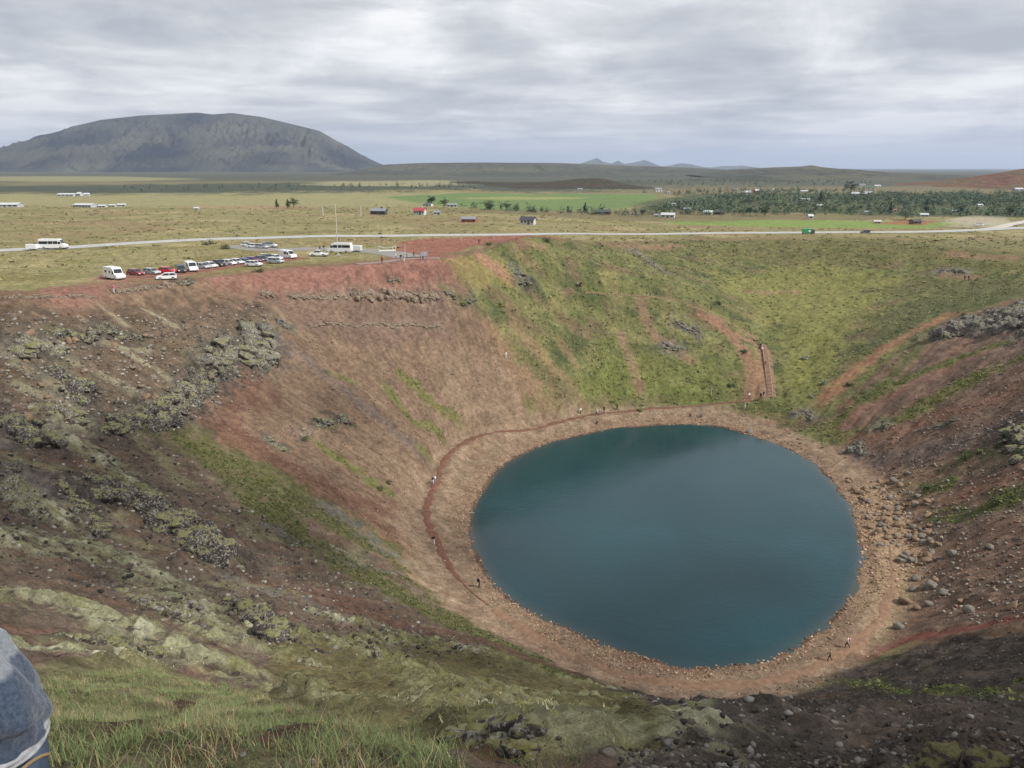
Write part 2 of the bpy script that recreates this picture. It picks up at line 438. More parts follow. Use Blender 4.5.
# red/tan scree on the slope left of the green knoll
for px, w_ in (([(512, 320), (560, 375), (585, 405)], 3), ([(490, 325), (515, 365), (545, 400)], 5), ([(560, 345), (575, 365)], 2)):
    lay(stroke(px, w_, 1.2, .8), (.21, .135, .085), .7, veg=.1)
# right wall
RIGHT_WALL = region([(1150, 290), (1030, 300), (950, 325), (870, 385), (815, 445), (850, 475), (885, 520), (905, 590), (880, 650), (960, 632), (1150, 620)], 4, 2)
lay(RIGHT_WALL, (.140, .096, .072), veg=.1, rock=.5, var=.15)
s_, m_ = RIGHT_WALL
lay((s_, m_ * sstep(0, .6, STREAK[s_])), (.115, .082, .062), .8)
lay((s_, m_ * sstep(.1, .7, -STREAK[s_])), (.185, .105, .070), .8)
for px, w_, c_, vg in (([(825, 400), (880, 352), (950, 315)], 4.5, (.235, .125, .080), 0), ([(840, 425), (905, 385), (990, 350)], 5, (.19, .105, .078), 0),
                       ([(800, 455), (850, 410), (925, 372), (1000, 345)], 3.2, (.105, .115, .040), 1), ([(835, 440), (900, 420), (960, 385), (1040, 350)], 4.5, (.125, .130, .042), 1),
                       ([(930, 330), (900, 370), (860, 400)], 4, (.095, .10, .040), 1), ([(860, 440), (930, 420), (1040, 380)], 4.5, (.175, .098, .068), 0),
                       ([(880, 460), (950, 445), (1040, 410)], 5, (.125, .098, .085), 0), ([(900, 480), (960, 470), (1050, 450)], 5, (.165, .115, .075), 0),
                       ([(905, 505), (960, 495), (1030, 470)], 5, (.155, .088, .060), 0), ([(915, 490), (945, 485)], 4, (.075, .095, .032), 1),
                       ([(930, 520), (970, 515), (1010, 500)], 3.5, (.095, .100, .040), .9), ([(960, 460), (1010, 450)], 3.5, (.07, .085, .033), 1), ([(1000, 500), (1040, 490)], 5, (.08, .095, .035), 1)):
    lay(stroke(px, w_, 1., .7), c_, .85, veg=vg)
# near left flank: dark lava, moss, red gullies
NEAR_LEFT = region([(-300, 395), (0, 400), (120, 425), (200, 425), (270, 470), (350, 530), (440, 590), (520, 630), (600, 675), (660, 720), (690, 900), (-400, 900)], 3, 2)
lay(NEAR_LEFT, (.105, .080, .060), veg=.15, rock=.8, var=.2)
s_, m_ = NEAR_LEFT
lay((s_, m_ * sstep(-.1, .5, STREAK[s_])), (.112, .072, .052), .8)
lay((s_, m_ * sstep(.1, .6, fbm(X[s_] / 6, Y[s_] / 4, 4, 91))), (.15, .135, .080), .75, moss=.4)
for px, w_ in (([(160, 425), (250, 470), (330, 520), (400, 560), (450, 600)], 8), ([(250, 500), (330, 555), (430, 610), (520, 655), (590, 685)], 6), ([(200, 450), (280, 510)], 6)):
    lay(stroke(px, w_, 1., .8), (.088, .092, .034), .85, veg=1, rock=.1)
for px, w_ in (([(125, 500), (190, 545), (260, 580), (340, 600), (460, 645)], 4.2), ([(-40, 415), (40, 440), (110, 490)], 4.5), ([(60, 570), (140, 602), (230, 655), (330, 668)], 1.2),
               ([(290, 600), (400, 620), (520, 655), (640, 695)], 2.6), ([(-40, 620), (40, 628)], 1.2), ([(200, 690), (330, 690), (390, 680)], 1.2), ([(450, 735), (540, 760), (640, 775)], 1.6), ([(100, 735), (250, 770)], 1.0)):
    lay(stroke(px, w_, .9, .6), (.105, .060, .044), .85, veg=0, rock=.35, moss=0)
for px, w_ in (([(330, 510), (400, 560), (440, 575)], 3), ([(270, 530), (350, 565)], 2), ([(230, 580), (330, 610)], 1.5), ([(0, 440), (70, 430)], 3), ([(20, 470), (90, 520)], 3)):
    lay(stroke(px, w_, 1.2, 1.), (.12, .11, .095), .8, rock=1)
# near right flank, dark scree
NEAR_RIGHT = region([(585, 690), (640, 683), (720, 690), (800, 676), (870, 655), (960, 636), (1150, 615), (1200, 900), (640, 900)], 2, 1)
lay(NEAR_RIGHT, (.057, .048, .041), veg=.05, rock=.9, var=.25)
s_, m_ = NEAR_RIGHT
lay((s_, m_ * sstep(0, .6, fbm(X[s_] / 5, Y[s_] / 3, 4, 95))), (.082, .062, .046), .7)
for px, w_ in (([(790, 690), (850, 682), (930, 694), (1000, 690)], 2.2), ([(930, 690), (1050, 700)], 2.5), ([(850, 660), (900, 655)], 1.5)):
    lay(stroke(px, w_, 1., .9), (.080, .084, .036), .8, veg=.6)
lay(stroke([(620, 690), (760, 700), (860, 690)], 2.5, 1, .8), (.085, .055, .040), .7)
lay(stroke([(860, 655), (905, 640), (960, 630), (1060, 612)], 3.0, .6, .3), (.150, .058, .045), .95, veg=0, rock=.2)

# ---- beach
bw = 9.5 + 3.0 * np.cos(ANG - 2.9) + N1 * 1.6
beach = (1 - sstep(bw - 2.0, bw + 2.0, DIN)) * (DIN < 25)
mixc(beach, (.212, .152, .106), .95, veg=0, rock=.55, moss=0, var=.18)
mixc(beach * sstep(.0, .6, fbm(X / 5, Y / 5, 4, 101)), (.185, .120, .082), .6)
mixc(beach * (1 - sstep(2., 5.5, DIN + N1)), (.182, .124, .084), .6)
mixc((1 - sstep(.2, .9, DIN + .3 * N2)) * (DIN < 3), (.085, .050, .034), .9)
lay(region([(850, 500), (880, 470), (930, 500), (935, 560), (905, 610), (880, 640), (850, 600), (868, 560)], 3, 2), (.27, .19, .12), .8, rock=.9)

# ---- crags: rough bedrock breaking the surface round every ledge
CRAG = np.zeros_like(X); CRAGH = np.zeros_like(X)
for lab_, px, size, n_, mt_, spr_, tall_ in OUT:
    s_, m_ = stroke(px, size * (2.6 if size > .8 else 1.8), 1.4, 1.1)
    dk = mt_ == 'M_LAVA_DARK'; rd_ = mt_ == 'M_REDROCK'
    g_ = N4[s_] * .6 + N2[s_] * .5
    ca, cb = ((.062, .054, .046), (.17, .16, .135)) if dk else (((.15, .105, .08), (.25, .205, .165)) if rd_ else ((.105, .095, .08), (.25, .24, .205)))
    lay((s_, m_), ca, .8, veg=0, rock=1, moss=0)
    lay((s_, m_ * sstep(.0, .35, g_)), cb, .75)
    lay((s_, m_ * sstep(.15, .5, N1[s_] + .4 * N4[s_]) * (0 if rd_ else 1)), (.15, .145, .065), .6)
    up_ = m_ * size
    CRAGH[s_] = np.maximum(CRAGH[s_], up_); CRAG[s_] = np.maximum(CRAG[s_], m_)

# ---- moss cushions on the near left flank (ridges running down the slope)
MOSSY = [([(-60, 545), (40, 545), (110, 560), (170, 590), (235, 645)], 2.6), ([(-60, 590), (30, 600), (100, 618), (160, 650), (210, 672)], 1.9),
         ([(-60, 650), (30, 652), (110, 664), (135, 672)], 1.3), ([(265, 635), (330, 645), (400, 665), (470, 690), (560, 700)], 3.0),
         ([(250, 692), (330, 700), (420, 712), (500, 730), (590, 745)], 1.8), ([(380, 640), (470, 650), (540, 672), (600, 690)], 2.4), ([(420, 690), (520, 712), (610, 735)], 2.),
         ([(150, 515), (185, 535), (215, 560)], 2.0), ([(50, 415), (75, 425)], 2.5), ([(60, 440), (100, 455), (140, 490)], 2.2), ([(640, 735), (690, 755)], .9),
         ([(30, 500), (60, 520)], 2.0), ([(300, 610), (360, 625)], 1.6)]
MD = np.zeros_like(X)
for px, w_ in MOSSY:
    s_, m_ = stroke(px, w_ * (2.0 if px[0][0] < 0 else 1.45), 1.1, .9)
    MD[s_] = np.maximum(MD[s_], m_)
lump = np.clip(fbm(X / 1.6, Y / 1.3, 3, 111) * .8 + .55, 0, 1.4)
MOSSM = MD * sstep(.15, .5, lump)
mixc(MOSSM, (.225, .225, .140), .92, moss=1, rock=.2, veg=0)
mixc(MOSSM * sstep(.0, .5, fbm(X / 3, Y / 3, 3, 113)), (.155, .148, .058), .75)
mixc(MOSSM * sstep(.05, .5, fbm(X / 2.2, Y / 2.2, 3, 117)), (.34, .33, .235), .85)
mixc(MD * (1 - sstep(.15, .5, lump)), (.040, .034, .030), .7, rock=1)
lay(region([(260, 625), (420, 640), (560, 672), (640, 700), (640, 750), (470, 760), (300, 705)], .8, .6), (.13, .125, .042), .5)
# grass ledge in front of the photographer
LEDGE = region([(20, 672), (140, 668), (260, 688), (330, 715), (440, 735), (470, 790), (300, 850), (-100, 850), (-100, 690)], .5, .35)
lay(LEDGE, (.115, .105, .055), .85, veg=.3, rock=.2, moss=0, var=.25)
LEDGE_BARE = [([(40, 775), (120, 755), (170, 720), (190, 700)], .75), ([(250, 770), (330, 745), (390, 740)], .9), ([(430, 745), (520, 760)], .5)]
for px, w_ in LEDGE_BARE: lay(stroke(px, w_, .8, .8), (.065, .034, .024), .95, veg=0, rock=.3)

# ---- relief detail
cell = np.maximum(np.gradient(gx)[None, :], np.gradient(gy)[:, None])
fine = lambda lam: 1 - sstep(.25 * lam, .6 * lam, cell)
on = sstep(3, 10, DIN)
nearcam = sstep(1.5, 6, R0)
Z += on * WALL * nearcam * (.5 * fbm(X / 7, Y / 7, 3, 121) + .22 * STREAK * (1 - .9 * VEG))
Z += on * VEG * fine(1.4) * nearcam * (.42 * np.abs(fbm(X / 1.5, Y / 1.5, 3, 131)) + .12 * fbm(X / .6, Y / .6, 2, 133) * fine(.6))
rid = 1 - np.abs(fbm(X / 3.2, Y / 3.2, 4, 141))
Z += on * ROCK * WALL * nearcam * (.5 * (rid - .6) + .22 * fbm(X / .8, Y / .8, 3, 143) * fine(.8))
crg = 1 - np.abs(fbm(X / 1.9, Y / 1.9, 4, 181))
Z += on * CRAGH * nearcam * (.55 * (crg - .5) + .34 * np.round(2.5 * fbm(X / 2.6, Y / 2.6, 2, 183)) / 2.5)
Z += MD * nearcam * ((.46 + .25 * (X < -6)) * lump ** 1.2 + .12 + .16 * np.abs(fbm(X / .55, Y / .55, 3, 149)))
Z += ROCK * sstep(.3, 2, DIN) * (1 - on) * .12 * fbm(X / .9, Y / .9, 3, 147) * fine(.9)
shore_b = sstep(-4, -1, DIN) * (1 - sstep(4, 9, DIN))
Z += shore_b * (.20 * fbm(X / 7, Y / 7, 3, 171) + .07 * fbm(X / 1.6, Y / 1.6, 2, 173) + .04 * fbm(X / .7, Y / .7, 2, 174))
far_amp = sstep(0, 25, -DCR) * (1 - sstep(500, 1500, R0))
Z += far_amp * (.35 * np.abs(fbm(X / 6, Y / 6, 3, 151)) * fine(6) + .22 * fbm(X / 2, Y / 2, 2, 153) * fine(2))
C *= (1 + .16 * N2 * fine(2.4))[..., None]


def gz(x, y):
    x = np.asarray(x, float); y = np.asarray(y, float)
    i = np.clip(np.searchsorted(gx, x) - 1, 0, NX - 2); j = np.clip(np.searchsorted(gy, y) - 1, 0, NY - 2)
    tx = np.clip((x - gx[i]) / (gx[i + 1] - gx[i]), 0, 1); ty = np.clip((y - gy[j]) / (gy[j + 1] - gy[j]), 0, 1)
    return (Z[j, i] * (1 - tx) + Z[j, i + 1] * tx) * (1 - ty) + (Z[j + 1, i] * (1 - tx) + Z[j + 1, i + 1] * tx) * ty


def gsample(A, x, y):
    i = np.clip(np.searchsorted(gx, x) - 1, 0, NX - 2); j = np.clip(np.searchsorted(gy, y) - 1, 0, NY - 2)
    return A[j, i]
# ------------------------------------------------------------------ materials
def new_mat(name):
    m = bpy.data.materials.new(name); m.use_nodes = True
    nt = m.node_tree
    return m, nt, nt.nodes['Principled BSDF']


def nd(nt, typ, **kw):
    n = nt.nodes.new(typ)
    for k, v in kw.items():
        if k in n.inputs.keys() if isinstance(k, str) else False: n.inputs[k].default_value = v
        else: setattr(n, k, v)
    return n


def lk(nt, a, b): nt.links.new(a, b)


def noise_node(nt, scale, detail=4, rough=.55, vec=None, dist=0.):
    n = nt.nodes.new('ShaderNodeTexNoise')
    n.inputs['Scale'].default_value = scale; n.inputs['Detail'].default_value = detail
    n.inputs['Roughness'].default_value = rough; n.inputs['Distortion'].default_value = dist
    if vec is not None: lk(nt, vec, n.inputs['Vector'])
    return n


def ramp(nt, fac, stops):
    r = nt.nodes.new('ShaderNodeValToRGB')
    el = r.color_ramp.elements
    while len(el) < len(stops): el.new(.5)
    for e, (p, c) in zip(el, stops):
        e.position = p; e.color = (c, c, c, 1) if not hasattr(c, '__len__') else (*c, 1)
    lk(nt, fac, r.inputs['Fac'])
    return r


def mix(nt, fac, a, b, mode='MIX'):
    n = nt.nodes.new('ShaderNodeMix'); n.data_type = 'RGBA'; n.blend_type = mode
    for sock, val in ((n.inputs['Factor'], fac), (n.inputs['A'], a), (n.inputs['B'], b)):
        if hasattr(val, 'is_linked'): lk(nt, val, sock)
        elif hasattr(val, '__len__'): sock.default_value = (*val, 1) if len(val) == 3 else val
        else: sock.default_value = val
    return n.outputs['Result']


_simple = {}


def simple(name, col, rough=.6, metal=0., var=.12, scale=6., spec=.4):
    """a plain coloured material broken up by a little procedural wear"""
    if name in _simple: return _simple[name]
    m, nt, p = new_mat(name)
    tc = nt.nodes.new('ShaderNodeTexCoord')
    n = noise_node(nt, scale, 4, .6, tc.outputs['Object'])
    r = ramp(nt, n.outputs['Fac'], [(.3, 1 - var), (.7, 1 + var * .5)])
    lk(nt, mix(nt, 1., col, r.outputs['Color'], 'MULTIPLY'), p.inputs['Base Color'])
    p.inputs['Roughness'].default_value = rough; p.inputs['Metallic'].default_value = metal
    p.inputs['Specular IOR Level'].default_value = spec
    _simple[name] = m
    return m


def attr_mat(name, rough=.9, sss=None, bump=0., bscale=8., var=.3, vscale=10., two=False):
    m, nt, p = new_mat(name)
    a = nt.nodes.new('ShaderNodeAttribute'); a.attribute_name = 'Col'
    tc = nt.nodes.new('ShaderNodeTexCoord')
    n = noise_node(nt, vscale, 3, .6, tc.outputs['Object'])
    r = ramp(nt, n.outputs['Fac'], [(.3, 1 - var), (.7, 1 + var)])
    lk(nt, mix(nt, 1., a.outputs['Color'], r.outputs['Color'], 'MULTIPLY'), p.inputs['Base Color'])
    p.inputs['Roughness'].default_value = rough; p.inputs['Specular IOR Level'].default_value = .15
    if bump:
        b = nt.nodes.new('ShaderNodeBump'); b.inputs['Strength'].default_value = bump; b.inputs['Distance'].default_value = .1
        n2 = noise_node(nt, bscale, 5, .65, tc.outputs['Object'])
        lk(nt, n2.outputs['Fac'], b.inputs['Height']); lk(nt, b.outputs['Normal'], p.inputs['Normal'])
    return m


def ground_material():
    m, nt, p = new_mat('ground_soil')
    tc = nt.nodes.new('ShaderNodeTexCoord'); P = tc.outputs['Object']
    a = nt.nodes.new('ShaderNodeAttribute'); a.attribute_name = 'Col'
    k = nt.nodes.new('ShaderNodeAttribute'); k.attribute_name = 'Mask'
    sep = nt.nodes.new('ShaderNodeSeparateColor'); lk(nt, k.outputs['Color'], sep.inputs['Color'])
    rock, veg, moss = sep.outputs['Red'], sep.outputs['Green'], sep.outputs['Blue']
    n1 = noise_node(nt, 1.1, 6, .68, P); n2 = noise_node(nt, 5., 5, .7, P); n3 = noise_node(nt, .22, 5, .6, P)
    c = mix(nt, 1., a.outputs['Color'], ramp(nt, n1.outputs['Fac'], [(.28, .55), (.72, 1.42)]).outputs['Color'], 'MULTIPLY')
    c = mix(nt, 1., c, ramp(nt, n2.outputs['Fac'], [(.28, .6), (.72, 1.38)]).outputs['Color'], 'MULTIPLY')
    c = mix(nt, 1., c, ramp(nt, n3.outputs['Fac'], [(.3, .85), (.7, 1.15)]).outputs['Color'], 'MULTIPLY')
    n4 = noise_node(nt, 26., 4, .7, P)
    c = mix(nt, 1., c, ramp(nt, n4.outputs['Fac'], [(.3, .62), (.7, 1.38)]).outputs['Color'], 'MULTIPLY')
    # stones: pale lichen-covered cobbles in rocky ground
    v = nt.nodes.new('ShaderNodeTexVoronoi'); v.inputs['Scale'].default_value = 2.3; lk(nt, P, v.inputs['Vector'])
    vs = nt.nodes.new('ShaderNodeSeparateColor'); lk(nt, v.outputs['Color'], vs.inputs['Color'])
    st = ramp(nt, v.outputs['Distance'], [(.18, 1.), (.3, 0.)])
    pick = ramp(nt, vs.outputs['Red'], [(.55, 0.), (.65, 1.)])
    f = nt.nodes.new('ShaderNodeMath'); f.operation = 'MULTIPLY'; lk(nt, st.outputs['Color'], f.inputs[0]); lk(nt, pick.outputs['Color'], f.inputs[1])
    f2 = nt.nodes.new('ShaderNodeMath'); f2.operation = 'MULTIPLY'; lk(nt, f.outputs[0], f2.inputs[0]); lk(nt, rock, f2.inputs[1])
    stone = mix(nt, vs.outputs['Green'], (.07, .062, .055), (.30, .27, .22))
    f3 = nt.nodes.new('ShaderNodeMath'); f3.operation = 'MULTIPLY'; lk(nt, f2.outputs[0], f3.inputs[0]); f3.inputs[1].default_value = .65
    c = mix(nt, f3.outputs[0], c, stone)
    lk(nt, c, p.inputs['Base Color'])
    p.inputs['Roughness'].default_value = .95; p.inputs['Specular IOR Level'].default_value = .1
    h = nt.nodes.new('ShaderNodeMath'); h.operation = 'ADD'; lk(nt, n1.outputs['Fac'], h.inputs[0])
    h2 = nt.nodes.new('ShaderNodeMath'); h2.operation = 'MULTIPLY'; lk(nt, n2.outputs['Fac'], h2.inputs[0]); h2.inputs[1].default_value = .35
    h4 = nt.nodes.new('ShaderNodeMath'); h4.operation = 'MULTIPLY_ADD'; lk(nt, n4.outputs['Fac'], h4.inputs[0]); h4.inputs[1].default_value = .12; lk(nt, h2.outputs[0], h4.inputs[2]); h2 = h4
    lk(nt, h2.outputs[0], h.inputs[1])
    h3 = nt.nodes.new('ShaderNodeMath'); h3.operation = 'ADD'; lk(nt, h.outputs[0], h3.inputs[0]); lk(nt, f2.outputs[0], h3.inputs[1])
    b = nt.nodes.new('ShaderNodeBump'); b.inputs['Strength'].default_value = .8; b.inputs['Distance'].default_value = .28
    lk(nt, h3.outputs[0], b.inputs['Height']); lk(nt, b.outputs['Normal'], p.inputs['Normal'])
    return m


# ------------------------------------------------------------------ object helpers
def link(o, parent=None):
    COL.objects.link(o)
    if parent is not None: o.parent = parent
    return o


def tag(o, label=None, cat=None, group=None, kind=None):
    if label: o['label'] = label
    if cat: o['category'] = cat
    if group: o['group'] = group
    if kind: o['kind'] = kind
    return o


def mesh_np(name, V, F, mats=(), smooth=False, col=None, parent=None, midx=None):
    """V (n,3), F (m,3|4) arrays -> object"""
    V = np.asarray(V, np.float32); F = np.asarray(F, np.int32)
    me = bpy.data.meshes.new(name)
    n, (m, k) = len(V), F.shape
    me.vertices.add(n); me.loops.add(m * k); me.polygons.add(m)
    me.vertices.foreach_set('co', V.ravel())
    me.loops.foreach_set('vertex_index', F.ravel())
    me.polygons.foreach_set('loop_start', np.arange(0, m * k, k, dtype=np.int32))
    if smooth: me.polygons.foreach_set('use_smooth', np.ones(m, bool))
    if midx is not None: me.polygons.foreach_set('material_index', np.asarray(midx, np.int32))
    me.update(calc_edges=True)
    if col is not None:
        a = me.color_attributes.new('Col', 'FLOAT_COLOR', 'POINT')
        cc = np.ones((n, 4), np.float32); cc[:, :3] = col
        a.data.foreach_set('color', cc.ravel())
    for mt in mats: me.materials.append(mt)
    return link(bpy.data.objects.new(name, me), parent)


def empty(name, loc, rz=0., label=None, cat=None, group=None):
    o = bpy.data.objects.new(name, None)
    o.location = loc; o.rotation_euler = (0, 0, rz); o.empty_display_size = .3
    return tag(link(o), label, cat, group)


def bm_obj(name, bm, mat, parent=None, smooth=False):
    me = bpy.data.meshes.new(name); bm.normal_update(); bm.to_mesh(me); bm.free()
    for mt in (mat if isinstance(mat, (list, tuple)) else [mat]): me.materials.append(mt)
    if smooth: me.polygons.foreach_set('use_smooth', np.ones(len(me.polygons), bool))
    return link(bpy.data.objects.new(name, me), parent)


def copy_tree(o, parent=None):
    c = o.copy(); COL.objects.link(c)
    if parent is not None: c.parent = parent
    for ch in list(o.children): copy_tree(ch, c)
    return c


def box(bm, cx, cy, cz, sx, sy, sz, rz=0., bev=0.):
    M = Matrix.Translation((cx, cy, cz)) @ Matrix.Rotation(rz, 4, 'Z') @ Matrix.Diagonal((sx, sy, sz, 1))
    r = bmesh.ops.create_cube(bm, size=1, matrix=M)
    if bev:
        es = list({e for v in r['verts'] for e in v.link_edges})
        bmesh.ops.bevel(bm, geom=es, offset=bev, segments=2, affect='EDGES', profile=.6)


def tube(bm, a, b, r0, r1=None, n=8):
    a, b = Vector(a), Vector(b); d = b - a
    M = Matrix.Translation((a + b) / 2) @ d.to_track_quat('Z', 'Y').to_matrix().to_4x4()
    bmesh.ops.create_cone(bm, cap_ends=True, segments=n, radius1=r0, radius2=r0 if r1 is None else r1, depth=d.length, matrix=M)


# ------------------------------------------------------------------ roads and trails: strips on levelled ground
def ribbon(name, px, width, mat, world=False, lift=.0, step=1.6, cut=.09, edge=.25, zsm=5, taper=0.):
    P = np.asarray(px, float) if world else W(px)
    P = smooth_open(P[:, :2], 12)
    L = np.concatenate([[0], np.cumsum(np.hypot(*np.diff(P, axis=0).T))])
    n = max(int(L[-1] / step), 4)
    t = np.linspace(0, L[-1], n)
    px_, py_ = np.interp(t, L, P[:, 0]), np.interp(t, L, P[:, 1])
    pz = z0(px_, py_)
    ker = np.ones(zsm * 2 + 1) / (zsm * 2 + 1)
    pz = np.convolve(np.pad(pz, zsm, mode='edge'), ker, 'valid') + lift
    tx, ty = np.gradient(px_), np.gradient(py_); l = np.hypot(tx, ty); tx /= l; ty /= l
    m = width * .5 + 4
    s = sl(px_.min() - m, px_.max() + m, py_.min() - m, py_.max() + m)
    xs, ys = X[s], Y[s]
    best = np.full(xs.shape, 1e9); zz = np.zeros(xs.shape)
    for i in range(n):
        q = sl(px_[i] - m, px_[i] + m, py_[i] - m, py_[i] + m)
        a = (slice(q[0].start - s[0].start, q[0].stop - s[0].start), slice(q[1].start - s[1].start, q[1].stop - s[1].start))
        dx, dy = X[q] - px_[i], Y[q] - py_[i]
        al = np.clip(dx * tx[i] + dy * ty[i], -step * .75, step * .75)
        d = np.hypot(dx - al * tx[i], dy - al * ty[i])
        b = d < best[a]
        g0, g1 = (pz[max(i - 1, 0)], pz[min(i + 1, n - 1)])
        sl_ = (g1 - g0) / (2 * step)
        best[a] = np.where(b, d, best[a]); zz[a] = np.where(b, pz[i] + al * sl_, zz[a])
    cl = np.maximum(np.gradient(gx)[None, s[1]], np.gradient(gy)[s[0], None])
    k = 1 - sstep(width * .5 + cl, width * .5 + cl + 2.0 + width * .35, best)
    Z[s] = np.where(k > 0, Z[s] * (1 - k) + (zz - cut - cl * .02) * k, Z[s])
    nw = 5
    w = np.linspace(-.5, .5, nw)
    jit = (fbm(t / 1.7, t * 0 + width, 3, 161) * edge)[:, None]
    jit2 = (fbm(t / 1.7, t * 0 + width + 40, 3, 161) * edge)[:, None]
    wv = (1 - .8 * sstep(1 - taper, 1, t / L[-1]))[:, None] if taper else 1.
    off = w[None] * width * wv + np.where(w[None] < 0, -jit, jit2) * np.abs(w[None]) * 2 * wv
    VX = px_[:, None] - ty[:, None] * off; VY = py_[:, None] + tx[:, None] * off
    crown = .03 * (1 - (2 * w[None]) ** 2) + np.where(np.abs(w) > .45, -.05, 0)[None]
    V = np.stack([VX, VY, pz[:, None] + crown + 0 * VX], -1).reshape(-1, 3)
    ii = np.arange(n - 1)[:, None] * nw + np.arange(nw - 1)[None]
    F = np.stack([ii, ii + 1, ii + nw + 1, ii + nw], -1).reshape(-1, 4)[:, ::-1]
    o = mesh_np(name, V, F, [mat], True)
    return tag(o, kind='structure'), np.stack([px_, py_, pz], 1)


M_ASPH = simple('worn_asphalt', (.36, .355, .35), .9, 0, .2, .4)
M_LOT = simple('parking_asphalt', (.215, .20, .185), .9, 0, .2, .5)
M_TRAIL = simple('trodden_red_earth', (.155, .080, .056), .95, 0, .35, 1.2, .1)
M_TRAIL2 = simple('trodden_tan_earth', (.225, .142, .094), .95, 0, .35, 1.2, .1)
M_GRAVELROAD = simple('pale_gravel', (.42, .39, .34), .95, 0, .2, .4)
M_LINE = simple('road_paint', (.75, .75, .72), .7, 0, .2, 3)

ROADPX = [(-420, 272), (-250, 265.5), (-90, 258.5), (-30, 255.5), (0, 252), (60, 248.8), (120, 245), (200, 241), (260, 239), (320, 237.4), (390, 236.6), (450, 236), (520, 235.2),
          (600, 234.8), (700, 234.4), (800, 233.8), (880, 233), (940, 231.8), (990, 230.3), (1030, 228), (1100, 225.5), (1250, 221)]
road, ROAD = ribbon('road', ROADPX, 8.6, M_ASPH, lift=.45, step=3, zsm=6, edge=.1)
side_road, _ = ribbon('side_road', [(985, 229.8), (1000, 227.4), (1012, 224.6), (1030, 221), (1075, 217)], 6, M_GRAVELROAD, lift=.35, step=3, edge=.3)
lot_path, LOT = ribbon('parking_lot', [(412, 258), (384, 253), (350, 250.5), (320, 249.5), (290, 250), (262, 250), (236, 246)], 8.5, M_LOT, lift=.25, step=2.5, edge=.3)
lot2, LOT2 = ribbon('parking_lot', [(300, 258), (270, 261), (240, 264.5), (205, 269), (170, 273.5), (140, 275.5), (100, 277.5)], 8, simple('red_cinder_lot', (.21, .10, .075), .95, 0, .25, .6, .1), lift=.2, step=2.5, edge=.4)
plat, PLAT = ribbon('path', [(440, 258.5), (420, 258.5), (400, 260), (378, 263), (356, 264.5)], 3.0, simple('grey_gravel_pad', (.25, .19, .165), .95, 0, .2, .8, .1), lift=.15, step=1.5, edge=.3)
TR1 = [(770, 399), (735, 402), (700, 405), (660, 408), (625, 411), (590, 415), (560, 422), (535, 429), (505, 431), (480, 436), (460, 445), (448, 456), (440, 470), (435, 485),
       (429, 502), (426, 516), (431, 531), (438, 545), (446, 560), (457, 576), (472, 592), (488, 605)]
trail, TRAIL = ribbon('path', TR1, 1.35, M_TRAIL, lift=.03, step=.7, edge=.6, zsm=3, cut=.05, taper=.16)
trail2, TRAIL2 = ribbon('path', [(494, 609), (508, 619), (525, 630), (560, 649), (600, 667), (650, 680), (705, 685), (760, 683), (810, 668), (850, 648), (880, 618), (893, 585), (890, 545)], 1.5, M_TRAIL2, lift=.02, step=.9, edge=.6, zsm=3, cut=.04, taper=.2)
trail3, TRAIL3 = ribbon('path', [(757, 341), (746, 332), (728, 322), (705, 311), (680, 302), (655, 297), (620, 294.5), (585, 292)], 1.5, M_TRAIL2, lift=.03, step=.9, edge=.3, zsm=3)
trail4, TRAIL4 = ribbon('path', [(772, 398), (771, 384), (769.5, 370), (768, 357), (765, 349)], 2.0, M_TRAIL2, lift=.03, step=.7, edge=.15, zsm=3)


def gpos(u, v):
    """a photo position dropped on the finished ground"""
    return hit(u, v, gz)


def build_ground():
    V = np.stack([X, Y, Z], -1).reshape(-1, 3)
    i = (np.arange(NY - 1)[:, None] * NX + np.arange(NX - 1)[None]).reshape(-1)
    F = np.stack([i, i + 1, i + NX + 1, i + NX], -1)
    o = mesh_np('ground', V, F, [ground_material()], True, C.reshape(-1, 3).clip(0, 1))
    a = o.data.color_attributes.new('Mask', 'FLOAT_COLOR', 'POINT')
    mk = np.ones((NY * NX, 4), np.float32)
    mk[:, 0] = ROCK.ravel(); mk[:, 1] = VEG.ravel(); mk[:, 2] = MOSS.ravel()
    a.data.foreach_set('color', mk.ravel())
    tag(o, kind='structure')
    return o


